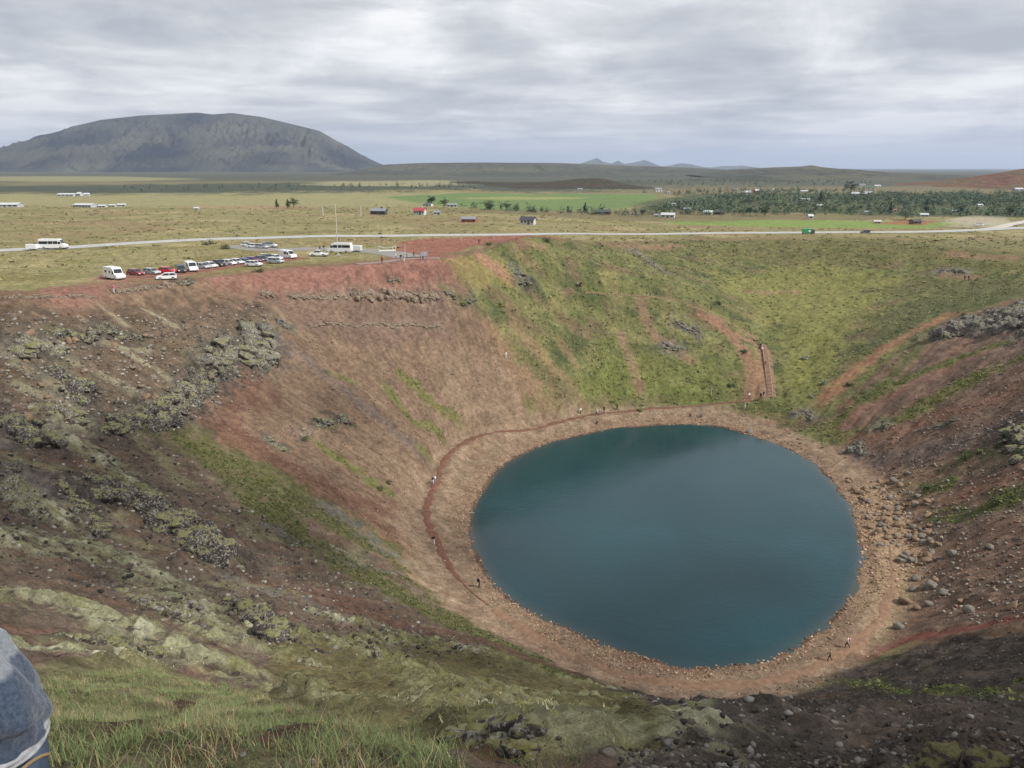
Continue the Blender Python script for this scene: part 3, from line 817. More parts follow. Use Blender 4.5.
def build_water():
    m, nt, p = new_mat('crater_lake_water')
    p.inputs['Base Color'].default_value = (.010, .036, .048, 1)
    p.inputs['Roughness'].default_value = .09; p.inputs['IOR'].default_value = 1.33
    tc = nt.nodes.new('ShaderNodeTexCoord'); P = tc.outputs['Object']
    mp = nt.nodes.new('ShaderNodeMapping'); mp.inputs['Scale'].default_value = (1., 1.5, 1); mp.inputs['Rotation'].default_value = (0, 0, .3); lk(nt, P, mp.inputs['Vector'])
    n = noise_node(nt, .8, 5, .66, mp.outputs['Vector'], .3)
    big = noise_node(nt, .045, 3, .5, P)
    b = nt.nodes.new('ShaderNodeBump'); b.inputs['Distance'].default_value = .05
    lk(nt, ramp(nt, big.outputs['Fac'], [(.38, .25), (.62, .9)]).outputs['Color'], b.inputs['Strength'])
    lk(nt, n.outputs['Fac'], b.inputs['Height']); lk(nt, b.outputs['Normal'], p.inputs['Normal'])
    at = nt.nodes.new('ShaderNodeAttribute'); at.attribute_name = 'Shallow'
    deep = mix(nt, ramp(nt, big.outputs['Fac'], [(.35, 0.), (.65, 1.)]).outputs['Color'], (.004, .031, .042), (.006, .041, .052))
    rim_ = ramp(nt, at.outputs['Fac'], [(0., (.005, .026, .034)), (.6, (.028, .048, .050)), (1., (.075, .062, .052))])
    wob = nt.nodes.new('ShaderNodeMath'); wob.operation = 'MULTIPLY'; lk(nt, at.outputs['Fac'], wob.inputs[0]); wob.inputs[1].default_value = 1.
    lk(nt, mix(nt, at.outputs['Fac'], deep, rim_.outputs['Color']), p.inputs['Base Color'])
    pts = smooth_closed(LAKE, 4)
    d = pts - LC; r = np.hypot(*d.T)[:, None]
    pts = LC + d * (1 + 3.0 / r)
    n_ = len(pts); fr = (1., .96, .92, .86, .75, .5, .25)
    V = [(*(LC + (q - LC) * f), 0) for f in fr for q in pts] + [(*LC, 0)]
    F = []
    for a_ in range(len(fr) - 1):
        for k in range(n_):
            k1 = (k + 1) % n_
            F += [(a_ * n_ + k, a_ * n_ + k1, (a_ + 1) * n_ + k1), (a_ * n_ + k, (a_ + 1) * n_ + k1, (a_ + 1) * n_ + k)]
    for k in range(n_): F.append(((len(fr) - 1) * n_ + k, (len(fr) - 1) * n_ + (k + 1) % n_, len(V) - 1))
    V = np.array(V); F = np.array(F)
    q = V[F[0]]
    if np.cross(q[1] - q[0], q[2] - q[0])[2] < 0: F = F[:, ::-1]
    o = mesh_np('water', V, F, [m], True)
    dd = seg_dist(V[:, 0], V[:, 1], LAKE_S); dd[~inside(V[:, 0], V[:, 1], LAKE_S)] = 0
    at_ = o.data.attributes.new('Shallow', 'FLOAT', 'POINT')
    at_.data.foreach_set('value', (.8 * (1 - sstep(0, 1.8, dd))).astype(np.float32))
    return tag(o, kind='structure')


# ------------------------------------------------------------------ far mountains: ridges with real depth
def rock_slope(name, c1, c2, c3, scale=.004):
    m, nt, p = new_mat(name)
    tc = nt.nodes.new('ShaderNodeTexCoord'); P = tc.outputs['Object']
    n = noise_node(nt, scale, 7, .62, P); n2 = noise_node(nt, scale * 4, 6, .65, P)
    c = mix(nt, ramp(nt, n.outputs['Fac'], [(.38, 0.), (.6, 1.)]).outputs['Color'], c1, c2)
    c = mix(nt, ramp(nt, n2.outputs['Fac'], [(.5, 0.), (.68, 1.)]).outputs['Color'], c, c3)
    lk(nt, c, p.inputs['Base Color']); p.inputs['Roughness'].default_value = .95; p.inputs['Specular IOR Level'].default_value = .05
    b = nt.nodes.new('ShaderNodeBump'); b.inputs['Strength'].default_value = .6; b.inputs['Distance'].default_value = 40
    lk(nt, n2.outputs['Fac'], b.inputs['Height']); lk(nt, b.outputs['Normal'], p.inputs['Normal'])
    return m


def ridge(name, prof, dist, front, back, mat, zbase=30., gully=.10, seed=1, nx=260, ny=90, gscale=9., shelf=1.):
    """prof: (u, v) along the skyline at distance dist; slopes of the given depth to the front and back"""
    Pw = np.array([at_y(u, v, dist) for u, v in prof])
    xs = np.linspace(Pw[0, 0], Pw[-1, 0], nx)
    top = np.interp(xs, Pw[:, 0], Pw[:, 2])
    ker = np.ones(5) / 5
    top = np.convolve(np.pad(top, 2, mode='edge'), ker, 'valid')
    s = np.concatenate([np.linspace(-1, 0, int(ny * .75)), np.linspace(0, 1, int(ny * .25))[1:]])
    Wd = xs[-1] - xs[0]
    XX, S = np.meshgrid(xs, s)
    T = np.broadcast_to(top, XX.shape)
    h = np.clip(1 - np.abs(S), 0, 1)
    prof_h = (1 - np.abs(S) ** shelf) if shelf != 1 else h
    wx = XX / Wd * gscale * 4
    g = 1 - np.abs(fbm(wx + .8 * fbm(wx, S * 2, 2, seed + 9), S * 1.6, 5, seed))
    edge = sstep(0, .06, (XX - xs[0]) / Wd) * sstep(0, .06, (xs[-1] - XX) / Wd)
    dz = (T - zbase)
    zz = zbase + dz * prof_h * (1 - gully * (1 - g) * sstep(.02, .25, -S) * 1.4) + 0
    zz -= dz * gully * .40 * np.abs(fbm(wx * 2.2, S * 5, 4, seed + 3)) * h * sstep(0, .3, np.abs(S))
    YY = dist + np.where(S < 0, S * front, S * back) + front * .06 * fbm(wx * .5, S, 3, seed + 5) * (1 - h * 0) * sstep(.0, .1, np.abs(S))
    zz = np.where(h <= 1e-6, zbase - 6, zz)
    V = np.stack([XX, YY, zz], -1).reshape(-1, 3)
    n2 = len(s)
    i = (np.arange(n2 - 1)[:, None] * nx + np.arange(nx - 1)[None]).reshape(-1)
    F = np.stack([i, i + 1, i + nx + 1, i + nx], -1)
    o = mesh_np(name, V, F, [mat], True)
    return tag(o, kind='structure')


def build_hills():
    mm = rock_slope('mountain_moss_rock_shade', (.012, .018, .026), (.086, .088, .066), (.010, .013, .020), .0021)  # moss and rock tones; dark patches put cloud and gully shade into the colour
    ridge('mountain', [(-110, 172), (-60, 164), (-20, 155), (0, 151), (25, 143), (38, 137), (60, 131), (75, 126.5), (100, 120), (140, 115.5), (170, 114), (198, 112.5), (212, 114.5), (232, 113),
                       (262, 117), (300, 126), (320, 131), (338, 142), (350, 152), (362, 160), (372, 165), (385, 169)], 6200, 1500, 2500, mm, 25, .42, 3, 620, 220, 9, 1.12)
    low = rock_slope('far_heath', (.055, .062, .052), (.095, .092, .062), (.05, .05, .05), .0016)
    ridge('hills', [(355, 172.5), (385, 164.5), (420, 163), (480, 162.5), (560, 163), (640, 166), (700, 168), (760, 172), (840, 173)], 3600, 1200, 900, low, 30, .2, 8, 300, 60, 12)
    blue = rock_slope('far_blue_rock', (.06, .065, .06), (.09, .09, .075), (.05, .05, .05), .002)
    ridge('mountain', [(570, 167), (585, 162), (597, 157.8), (604, 162), (612, 163.5), (618, 160.5), (624, 164), (634, 162.5), (640, 161), (645, 159.8), (652, 163.5), (662, 166.5), (673, 165),
                       (680, 163.2), (690, 164), (697, 167), (712, 167.5), (722, 166), (735, 166), (742, 165.5), (752, 168), (770, 171)], 13500, 2200, 2000, blue, 10, .12, 12, 420, 40, 14)
    ridge('hills', [(690, 180), (730, 178), (745, 175.5), (756, 174.6), (768, 178), (800, 182)], 1900, 350, 350, low, 31, .2, 15, 120, 40, 8)
    ridge('hills', [(690, 175), (730, 169.5), (770, 167.5), (800, 166.5), (812, 165), (818, 166.5), (835, 168.5), (850, 169), (880, 172), (930, 174), (980, 176), (1080, 180)], 2600, 750, 600, low, 30, .25, 18, 300, 60, 12)
    ridge('mountain', [(900, 176), (935, 172.5), (948, 170.3), (960, 169.8), (975, 171.5), (1000, 174), (1040, 178)], 13000, 1800, 1500, blue, 10, .1, 22, 140, 30, 8)
    ridge('hills', [(840, 173.5), (880, 171.5), (900, 172), (930, 174), (960, 176)], 12000, 1500, 1500, blue, 10, .1, 25, 140, 30, 8)
    redm = rock_slope('red_cinder_hill', (.17, .085, .060), (.14, .115, .065), (.11, .06, .05), .012)
    ridge('hill', [(880, 190), (930, 186.5), (965, 182), (990, 177.5), (1010, 172.5), (1024, 169.5), (1050, 164), (1090, 160), (1150, 166), (1240, 188)], 1250, 320, 300, redm, 31, .12, 28, 200, 60, 5)
    dark = rock_slope('dark_heath_hill', (.045, .055, .034), (.075, .060, .044), (.10, .06, .05), .02)
    ridge('hill', [(350, 193), (400, 186), (450, 182), (475, 181), (510, 183.5), (545, 182), (565, 180.2), (580, 178.5), (600, 178), (615, 181), (640, 187), (660, 192), (680, 194)], 1350, 230, 300, dark, 33, .16, 33, 240, 60, 8)


# ------------------------------------------------------------------ sky, sun, air
SUN_EL, SUN_AZ = math.radians(45), math.atan2(-.36, .93)          # towards the sun: from the right, slightly behind
SV = Vector((math.cos(SUN_EL) * math.cos(SUN_AZ), math.cos(SUN_EL) * math.sin(SUN_AZ), math.sin(SUN_EL)))


def build_sky():
    w = bpy.data.worlds.new('World'); scene.world = w; w.use_nodes = True
    nt = w.node_tree; nt.nodes.clear()
    out = nt.nodes.new('ShaderNodeOutputWorld')
    sky = nt.nodes.new('ShaderNodeTexSky'); sky.sky_type = 'NISHITA'; sky.sun_disc = False
    sky.sun_elevation = SUN_EL; sky.sun_rotation = PI / 2 - SUN_AZ
    bs = nt.nodes.new('ShaderNodeBackground'); bs.inputs['Strength'].default_value = .07
    lk(nt, sky.outputs['Color'], bs.inputs['Color'])
    tc = nt.nodes.new('ShaderNodeTexCoord')
    sp = nt.nodes.new('ShaderNodeSeparateXYZ'); lk(nt, tc.outputs['Generated'], sp.inputs[0])

    def math_(op, a, b=None):
        n = nt.nodes.new('ShaderNodeMath'); n.operation = op
        for k, v in enumerate((a, b)):
            if v is None: continue
            if hasattr(v, 'is_linked'): lk(nt, v, n.inputs[k])
            else: n.inputs[k].default_value = v
        return n.outputs[0]
    zz = math_('ADD', math_('MAXIMUM', sp.outputs['Z'], 0.0), 0.055)
    cb = nt.nodes.new('ShaderNodeCombineXYZ')
    lk(nt, math_('DIVIDE', sp.outputs['X'], zz), cb.inputs[0]); lk(nt, math_('DIVIDE', sp.outputs['Y'], zz), cb.inputs[1])
    V = cb.outputs[0]
    big = noise_node(nt, .36, 4, .5, V, .4); fine_ = noise_node(nt, 1.1, 6, .55, V, .3)
    st = nt.nodes.new('ShaderNodeMapping'); st.inputs['Scale'].default_value = (5.5, 5.5, 15.); lk(nt, tc.outputs['Generated'], st.inputs['Vector'])
    puff = noise_node(nt, 1.0, 6, .56, st.outputs['Vector'], .5)
    mass = math_('ADD', math_('MULTIPLY', big.outputs['Fac'], .56), math_('MULTIPLY', fine_.outputs['Fac'], .44))
    mass = math_('ADD', math_('MULTIPLY', mass, .62), math_('MULTIPLY', puff.outputs['Fac'], .38))
    cr = ramp(nt, mass, [(.39, (.43, .46, .51)), (.455, (.55, .575, .61)), (.515, (.72, .735, .755)), (.58, (.93, .93, .93))])
    # towards the horizon the layers merge into pale grey-blue
    hz = ramp(nt, sp.outputs['Z'], [(.0, 1.), (.075, .45), (.16, 0.)])
    col = mix(nt, hz.outputs['Color'], cr.outputs['Color'], (.50, .53, .57))
    col2 = mix(nt, math_('MULTIPLY', hz.outputs['Color'], .65), cr.outputs['Color'], col)
    bc = nt.nodes.new('ShaderNodeBackground'); bc.inputs['Strength'].default_value = 1.0; lk(nt, col2, bc.inputs['Color'])
    mx = nt.nodes.new('ShaderNodeMixShader')
    lk(nt, ramp(nt, mass, [(.28, .72), (.36, 1.)]).outputs['Color'], mx.inputs[0])
    lk(nt, bs.outputs[0], mx.inputs[1]); lk(nt, bc.outputs[0], mx.inputs[2]); lk(nt, mx.outputs[0], out.inputs['Surface'])
    L = bpy.data.lights.new('sun', 'SUN'); L.energy = 4.6; L.angle = math.radians(.5); L.color = (1, .955, .89)
    o = link(bpy.data.objects.new('sun', L)); o.rotation_euler = (-SV).to_track_quat('-Z', 'Y').to_euler(); o.location = (0, 0, 500)


def build_haze():
    bm = bmesh.new(); x0, x1, y0, y1, zl, zh = -41500, 41500, -3900, 41500, -12, 640
    box(bm, (x0 + x1) / 2, (y0 + y1) / 2, (zl + zh) / 2, x1 - x0, y1 - y0, zh - zl)
    m = bpy.data.materials.new('thin_haze'); m.use_nodes = True; nt = m.node_tree; nt.nodes.clear()
    out = nt.nodes.new('ShaderNodeOutputMaterial'); v = nt.nodes.new('ShaderNodeVolumePrincipled')
    v.inputs['Color'].default_value = (.60, .70, .92, 1); v.inputs['Density'].default_value = HAZE; v.inputs['Anisotropy'].default_value = .2
    lk(nt, v.outputs[0], out.inputs['Volume'])
    tag(bm_obj('haze', bm, m), kind='stuff')


HAZE = 5.5e-5


def shade_puffs(name, foot, alt, thick, seed, cover=1.2, rmin=4, rmax=9, edge=45, mat=None):
    """a thin broken cloud of puffs, added out of view to block sun; foot = outline of its shadow on the ground (x, y)"""
    r = np.random.default_rng(seed)
    foot = np.array(foot, float); k = (alt - 20) / SV.z
    bm0 = bmesh.new(); bmesh.ops.create_icosphere(bm0, subdivisions=2, radius=1)
    bv = np.array([v.co[:] for v in bm0.verts]); bf = np.array([[v.index for v in f.verts] for f in bm0.faces]); bm0.free()
    x0, y0 = foot.min(0) - edge; x1, y1 = foot.max(0) + edge
    rm = .5 * (rmin + rmax)
    n = int(cover * (x1 - x0) * (y1 - y0) / (PI * rm * rm))
    q = r.uniform([x0, y0], [x1, y1], (n, 2))
    d = seg_dist(q[:, 0], q[:, 1], foot); d[inside(q[:, 0], q[:, 1], foot)] *= -1
    keep = r.uniform(0, 1, n) < sstep(edge, -edge, d) if False else r.uniform(0, 1, n) < 1 - sstep(-edge, edge, d)
    Vs, Fs = [], []
    for i, (a, b) in enumerate(q[keep]):
        rad = r.uniform(rmin, rmax)
        nv = np.array([mnoise.noise(Vector(p * 1.6 + i * 3.1)) for p in bv])
        v = bv * (1 + .35 * nv[:, None]) * rad
        v[:, 2] *= .7
        Vs.append(v + np.array([a + SV.x * k, b + SV.y * k, alt + r.uniform(-.3, 1) * thick])); Fs.append(bf + i * len(bv))
    o = mesh_np(name, np.vstack(Vs), np.vstack(Fs), [mat], True)
    return tag(o, kind='structure')


def build_shade_cloud():
    m = simple('shade_cloud_white', (.8, .8, .82), 1., 0, .02, .02, 0.)
    shade_puffs('shade_cloud', [(-160, -60), (-150, 60), (-70, 100), (-15, 98), (10, 76), (60, 70), (120, 84), (170, 60), (160, -60)], 1500, 30, 4, .58, 4, 9, 55, m)  # sun blocker added out of view, gaps set to part-shade the near slopes


def build_camera():
    cam = bpy.data.cameras.new('camera'); o = link(bpy.data.objects.new('camera', cam))
    cam.sensor_width = 36; cam.lens = 36 * FPX / 1024; cam.clip_start = .1; cam.clip_end = 120000
    o.location = EYE; o.rotation_euler = (PI / 2 - PITCH, 0, 0)
    scene.camera = o
    vs = scene.view_settings; vs.view_transform = 'Standard'; vs.look = 'None'; vs.exposure = .15; vs.gamma = 1; vs.use_curve_mapping = False
    c = scene.cycles; c.use_denoising = True; c.max_bounces = 5; c.diffuse_bounces = 2; c.glossy_bounces = 2; c.volume_bounces = 1; c.transparent_max_bounces = 6
    c.use_adaptive_sampling = False
    c.sample_clamp_indirect = 4
# ------------------------------------------------------------------ rocks
def ico(sub):
    bm = bmesh.new(); bmesh.ops.create_icosphere(bm, subdivisions=sub, radius=1)
    v = np.array([q.co[:] for q in bm.verts]); f = np.array([[q.index for q in p.verts] for p in bm.faces]); bm.free()
    return v, f


ICO = {k: ico(k) for k in (1, 2, 3, 4)}


def rock_shape(seed, sub, cuts=9, rough=.10):
    r = np.random.default_rng(seed)
    v, f = ICO[sub]; v = v.copy()
    for _ in range(cuts):
        n = r.normal(size=3); n /= np.linalg.norm(n)
        d = r.uniform(.45, .85)
        h = v @ n - d
        v = v - np.where(h > 0, h * .92, 0)[:, None] * n
    if rough:
        nv = np.array([mnoise.noise(Vector(p * 2.2 + seed * 1.7)) + .5 * mnoise.noise(Vector(p * 5 + seed)) for p in v])
        v = v * (1 + rough * nv[:, None])
    return v, f


SHAPES = {s: [rock_shape(100 * s + k, s, 8 if s < 3 else (14 if s == 3 else 18), 0 if s < 2 else (.09 if s < 3 else .34)) for k in range(10)] for s in (1, 2, 3, 4)}


def rot_mats(n, r, tilt=None):
    a = r.uniform(0, 2 * PI, n); ca, sa = np.cos(a), np.sin(a)
    R = np.zeros((n, 3, 3)); R[:, 0, 0] = ca; R[:, 0, 1] = -sa; R[:, 1, 0] = sa; R[:, 1, 1] = ca; R[:, 2, 2] = 1
    if tilt:
        b = r.normal(0, tilt, n); cb, sb = np.cos(b), np.sin(b)
        T = np.zeros((n, 3, 3)); T[:, 0, 0] = 1; T[:, 1, 1] = cb; T[:, 1, 2] = -sb; T[:, 2, 1] = sb; T[:, 2, 2] = cb
        R = R @ T
    return R


def pts_in(px, n, r, world=False):
    P = np.asarray(px, float) if world else np.array([gpos(u, v) for u, v in px])
    P = P[:, :2]
    out = np.zeros((0, 2))
    lo, hi = P.min(0), P.max(0)
    while len(out) < n:
        q = r.uniform(lo, hi, (n * 2, 2))
        out = np.vstack([out, q[inside(q[:, 0], q[:, 1], P)]])
    return out[:n]


def rock_material(name, base, pale, moss=None, lichen=.5, scale=1.):
    m, nt, p = new_mat(name)
    tc = nt.nodes.new('ShaderNodeTexCoord'); P = tc.outputs['Object']
    n1 = noise_node(nt, 1.3 * scale, 6, .75, P); n2 = noise_node(nt, 4.5 * scale, 6, .75, P)
    c = mix(nt, ramp(nt, n1.outputs['Fac'], [(.35, 0.), (.65, 1.)]).outputs['Color'], tuple(.55 * q for q in base), base)
    c = mix(nt, ramp(nt, n2.outputs['Fac'], [(lichen, 0.), (lichen + .1, 1.)]).outputs['Color'], c, pale)
    if moss:
        g = nt.nodes.new('ShaderNodeNewGeometry'); s = nt.nodes.new('ShaderNodeSeparateXYZ'); lk(nt, g.outputs['True Normal'], s.inputs[0])
        ad = nt.nodes.new('ShaderNodeMath'); ad.operation = 'ADD'; lk(nt, s.outputs['Z'], ad.inputs[0])
        n3 = noise_node(nt, 1.1 * scale, 4, .6, P)
        lk(nt, n3.outputs['Fac'], ad.inputs[1])
        n4 = noise_node(nt, 3.5 * scale, 4, .6, P)
        mc = mix(nt, ramp(nt, n4.outputs['Fac'], [(.4, 0.), (.6, 1.)]).outputs['Color'], moss[0], moss[1])
        c = mix(nt, ramp(nt, ad.outputs[0], [(1.14 if moss[2] > .5 else 1.3, 0.), (1.32 if moss[2] > .5 else 1.5, 1.)]).outputs['Color'], c, mc) if False else c
        th = nt.nodes.new('ShaderNodeMapRange'); th.inputs['From Min'].default_value = 1.45 - .5 * moss[2]; th.inputs['From Max'].default_value = 1.6 - .5 * moss[2]
        lk(nt, ad.outputs[0], th.inputs['Value'])
        c = mix(nt, th.outputs['Result'], c, mc)
    lk(nt, c, p.inputs['Base Color']); p.inputs['Roughness'].default_value = .92; p.inputs['Specular IOR Level'].default_value = .15
    b = nt.nodes.new('ShaderNodeBump'); b.inputs['Strength'].default_value = .8; b.inputs['Distance'].default_value = .12 / scale
    lk(nt, mix(nt, .5, n1.outputs['Fac'], n2.outputs['Fac']), b.inputs['Height']); lk(nt, b.outputs['Normal'], p.inputs['Normal'])
    return m


MOSS_YG, MOSS_PALE = (.135, .125, .040), (.20, .195, .115)
M_LAVA = rock_material('lichen_lava_rock', (.115, .102, .086), (.31, .295, .245), (MOSS_YG, MOSS_PALE, .5), .47)
M_LAVA_DARK = rock_material('dark_lava_rock', (.070, .062, .054), (.33, .32, .28), (MOSS_YG, MOSS_PALE, .45), .51)
M_CLIFF = rock_material('grey_cliff_rock', (.135, .125, .108), (.30, .29, .26), ((.11, .115, .05), (.16, .15, .08), .35), .5)
M_TANROCK = rock_material('tan_shore_rock', (.27, .190, .125), (.38, .30, .22), None, .6)
M_GREYROCK = rock_material('grey_shore_rock', (.20, .175, .145), (.36, .33, .28), None, .55)
M_REDROCK = rock_material('rusty_rim_rock', (.20, .145, .112), (.33, .28, .22), ((.17, .155, .075), (.24, .22, .13), .35), .5)
M_MOSSROCK = rock_material('mossy_boulder_rock', (.06, .05, .043), (.33, .32, .30), ((.085, .078, .030), (.12, .112, .055), .8), .58, 6.)


def rock_mass(name, chunks, mat, seed, sub=3, parent=None):
    """chunks: (x, y, z, sx, sy, sz) -> one mesh"""
    r = np.random.default_rng(seed)
    n = len(chunks); R = rot_mats(n, r, .35)
    Vs, Fs, o = [], [], 0
    for i, (x, y, z, sx, sy, sz) in enumerate(chunks):
        v, f = SHAPES[sub][r.integers(10)]
        v = (v @ R[i].T) * np.array([sx, sy, sz])
        Vs.append(v + np.array([x, y, z])); Fs.append(f + o); o += len(v)
    c = np.vstack(Vs); org = np.array([c[:, 0].mean(), c[:, 1].mean(), c[:, 2].min()])
    ob = mesh_np(name, c - org, np.vstack(Fs), [mat], False, parent=parent)
    ob.location = org
    return ob


def outcrop(label, px, size, n, mat, seed, spread=.6, tall=.8, group=None, cat='rock outcrop', sub=3, name='rock_outcrop', sink=.25):
    r = np.random.default_rng(seed)
    P = np.array([gpos(u, v) for u, v in px])
    if len(P) == 1: P = np.vstack([P, P + [size * .3, 0, 0]])
    L = np.concatenate([[0], np.cumsum(np.hypot(*np.diff(P[:, :2], axis=0).T))])
    n = int(n * 2.8); nb = max(3, int(L[-1] / (size * .62)) + 1)
    tb = np.linspace(0, L[-1], nb); xb = np.interp(tb, L, P[:, 0]); yb = np.interp(tb, L, P[:, 1]); sb = np.full(nb, size * .6)
    t = r.uniform(-.03, 1.03, n) * L[-1]
    x = np.interp(t, L, P[:, 0]) + r.normal(0, size * spread * .8, n); y = np.interp(t, L, P[:, 1]) + r.normal(0, size * spread * .8, n)
    s = size * (.16 + .62 * r.uniform(0, 1, n) ** 2.2)
    near = np.min(np.hypot(x[:, None] - xb, y[:, None] - yb) - s[:, None] * .75, 1) < size * .4      # keep it one connected ledge
    x, y, s = np.append(x[near], xb), np.append(y[near], yb), np.append(s[near], sb)
    n = len(x)
    z = gz(x, y) + s * (tall * .42 - sink)
    z[-nb:] = gz(xb, yb) - sb * .28 * tall
    ch = [(x[i], y[i], z[i], s[i] * r.uniform(.8, 1.5), s[i] * r.uniform(.6, 1.1), s[i] * tall * r.uniform(.6, 1.3)) for i in range(n)]
    return tag(rock_mass(name, ch, mat, seed, sub), label, cat, group)


for i, (lab, px, size, n, mat, spr, tall) in enumerate(OUT):
    outcrop(lab, px, size, n, globals()[mat], 500 + i, spr, tall, sub=4 if size > 2.7 else 3)

# mossy boulders right in front, at the lower right
for lab, (u, v), s, tall in (('rounded boulder with olive moss at the lower right, left of the sharp one', (938, 772), .32, .85), ('sharp mossy boulder with a white lichen edge at the lower right', (984, 775), .34, .75),
                             ('small black boulder with white lichen beside the rounded mossy one', (912, 778), .2, .9)):
    p = gpos(u, v)
    q = rock_mass('boulder', [(p[0], p[1], p[2] + s * .3, s, s * .85, s * tall)], M_MOSSROCK if 'black' not in lab else M_LAVA_DARK, int(u), 4)
    tag(q, lab, 'boulder')

# boulders on the right shore: every one its own object
rb = np.random.default_rng(77)
BOULDER_ME = []
for k in range(7):
    v, f = SHAPES[2][k] if k < 5 else SHAPES[3][k]
    o = mesh_np('boulder', v, f, [M_TANROCK if k % 3 else M_GREYROCK], False)
    BOULDER_ME.append(o.data); bpy.data.objects.remove(o)


def boulder(x, y, s, label, group, flat=.75, big=None):
    o = bpy.data.objects.new('boulder', BOULDER_ME[int(rb.integers(7)) if big is None else big])
    o.location = (x, y, float(gz(x, y)) + s * .22); o.scale = (s * rb.uniform(.8, 1.25), s * rb.uniform(.7, 1.05), s * flat * rb.uniform(.75, 1.2))
    o.rotation_euler = (rb.normal(0, .25), rb.normal(0, .25), rb.uniform(0, 6.28))
    return tag(link(o), label, 'boulder', group)


PILE = [(916, 580, .9, 'grey boulder at the back left of the boulder pile above the right shore'), (930, 588, 1.3, 'largest grey-green boulder in the middle of the pile above the right shore'),
        (943, 594, .8, 'pale round boulder at the right end of the pile above the right shore'), (905, 603, 1.25, 'long tan boulder lying in front of the pile above the right shore'),
        (917, 609, .7, 'small tan boulder in front of the pile beside the long tan one'), (929, 605, .8, 'wedge-shaped tan boulder at the front right of the pile'),
        (936, 581, .7, 'pale boulder at the back right of the pile above the right shore'), (913, 590, .8, 'dark-sided boulder at the left of the pile above the right shore'),
        (750, 432, .95, 'pale flat boulder lying at the water edge of the far shore'), (1012, 608, .8, 'pale boulder near the right edge above the red path'),
        (970, 612, .9, 'pale tan boulder halfway between the pile and the right edge'), (899, 628, .75, 'grey boulder beside the red path below the pile'),
        (990, 548, .8, 'pale boulder on the right slope beside a dark hollow'), (953, 555, .8, 'grey-white boulder on the right slope above the pile'), (960, 602, .55, 'tan boulder right of the pile among small stones')]
for u, v, s, lab in PILE:
    p = gpos(u, v); boulder(p[0], p[1], s, lab, 'large boulders above the shore', .8, int(rb.integers(4)))
for lab, grp, poly, n, lo, hi in (
        ('tan boulder among many alike strewn over the right shore', 'boulders strewn over the right shore', [(845, 478), (905, 470), (945, 520), (930, 570), (890, 560), (870, 530)], 150, .38, 1.05),
        ('grey boulder among the rubble on the lower right slope', 'boulders on the lower right slope', [(930, 540), (1040, 520), (1040, 620), (950, 618), (925, 575)], 28, .22, .5),
        ('tan boulder at the upper right shore below the green slope', 'boulders on the upper right shore', [(770, 405), (815, 412), (850, 452), (840, 470), (800, 445)], 22, .25, .55),
        ('brown stone block lying loose on the middle of the left wall', 'loose blocks on the left wall', [(270, 330), (350, 310), (470, 330), (500, 380), (430, 440), (330, 420)], 40, .2, .5),
        ('lichen-grey boulder in the rough of the upper left wall', 'boulders in the rough of the left wall', [(0, 335), (150, 330), (250, 350), (190, 400), (60, 430), (0, 420)], 70, .3, .9)):
    for x, y in pts_in(poly, n, rb): boulder(x, y, lo + (hi - lo) * rb.uniform(0, 1) ** 2.2, lab, grp, .75)

# loose stones nobody could count
def stones(name, regs, mat, sub_big=.35):
    r = np.random.default_rng(len(name) * 7)
    Vs, Fs, Cs, o = [], [], [], 0
    for q, lo, hi, cols in regs:
        n = len(q); s = lo + (hi - lo) * r.uniform(0, 1, n) ** 3
        R = rot_mats(n, r, .5); zz = gz(q[:, 0], q[:, 1])
        cols = np.array(cols)
        for i in range(n):
            v, f = SHAPES[1][r.integers(8)]
            v = (v @ R[i].T) * (s[i] * r.uniform(.7, 1.2, 3) * np.array([1, 1, .7]))
            Vs.append(v + np.array([q[i, 0], q[i, 1], zz[i] + s[i] * .15])); Fs.append(f + o); o += len(v)
            c = cols[r.integers(len(cols))] * r.uniform(.7, 1.25)
            Cs.append(np.broadcast_to(c, (len(v), 3)))
    return tag(mesh_np(name, np.vstack(Vs), np.vstack(Fs), [mat], False, np.vstack(Cs)), kind='stuff')


M_STONE = attr_mat('loose_stone', .92, bump=.5, bscale=6, var=.3, vscale=5)
rs = np.random.default_rng(5)
TAN = [(.33, .22, .14), (.27, .16, .10), (.38, .28, .19), (.20, .12, .08)]
GREY = [(.12, .10, .085), (.20, .18, .15), (.08, .065, .055), (.28, .26, .22)]
DARK = [(.055, .047, .042), (.08, .068, .058), (.10, .08, .065), (.040, .036, .034), (.17, .165, .15)]


def shore_band(n, lo, hi):
    t = rs.uniform(0, 1, n) * len(LAKE_S); i = t.astype(int) % len(LAKE_S); f = (t - t.astype(int))[:, None]
    P = LAKE_S[i] * (1 - f) + LAKE_S[(i + 1) % len(LAKE_S)] * f
    d = P - LC; d /= np.hypot(*d.T)[:, None]
    return P + d * rs.uniform(lo, hi, n)[:, None]


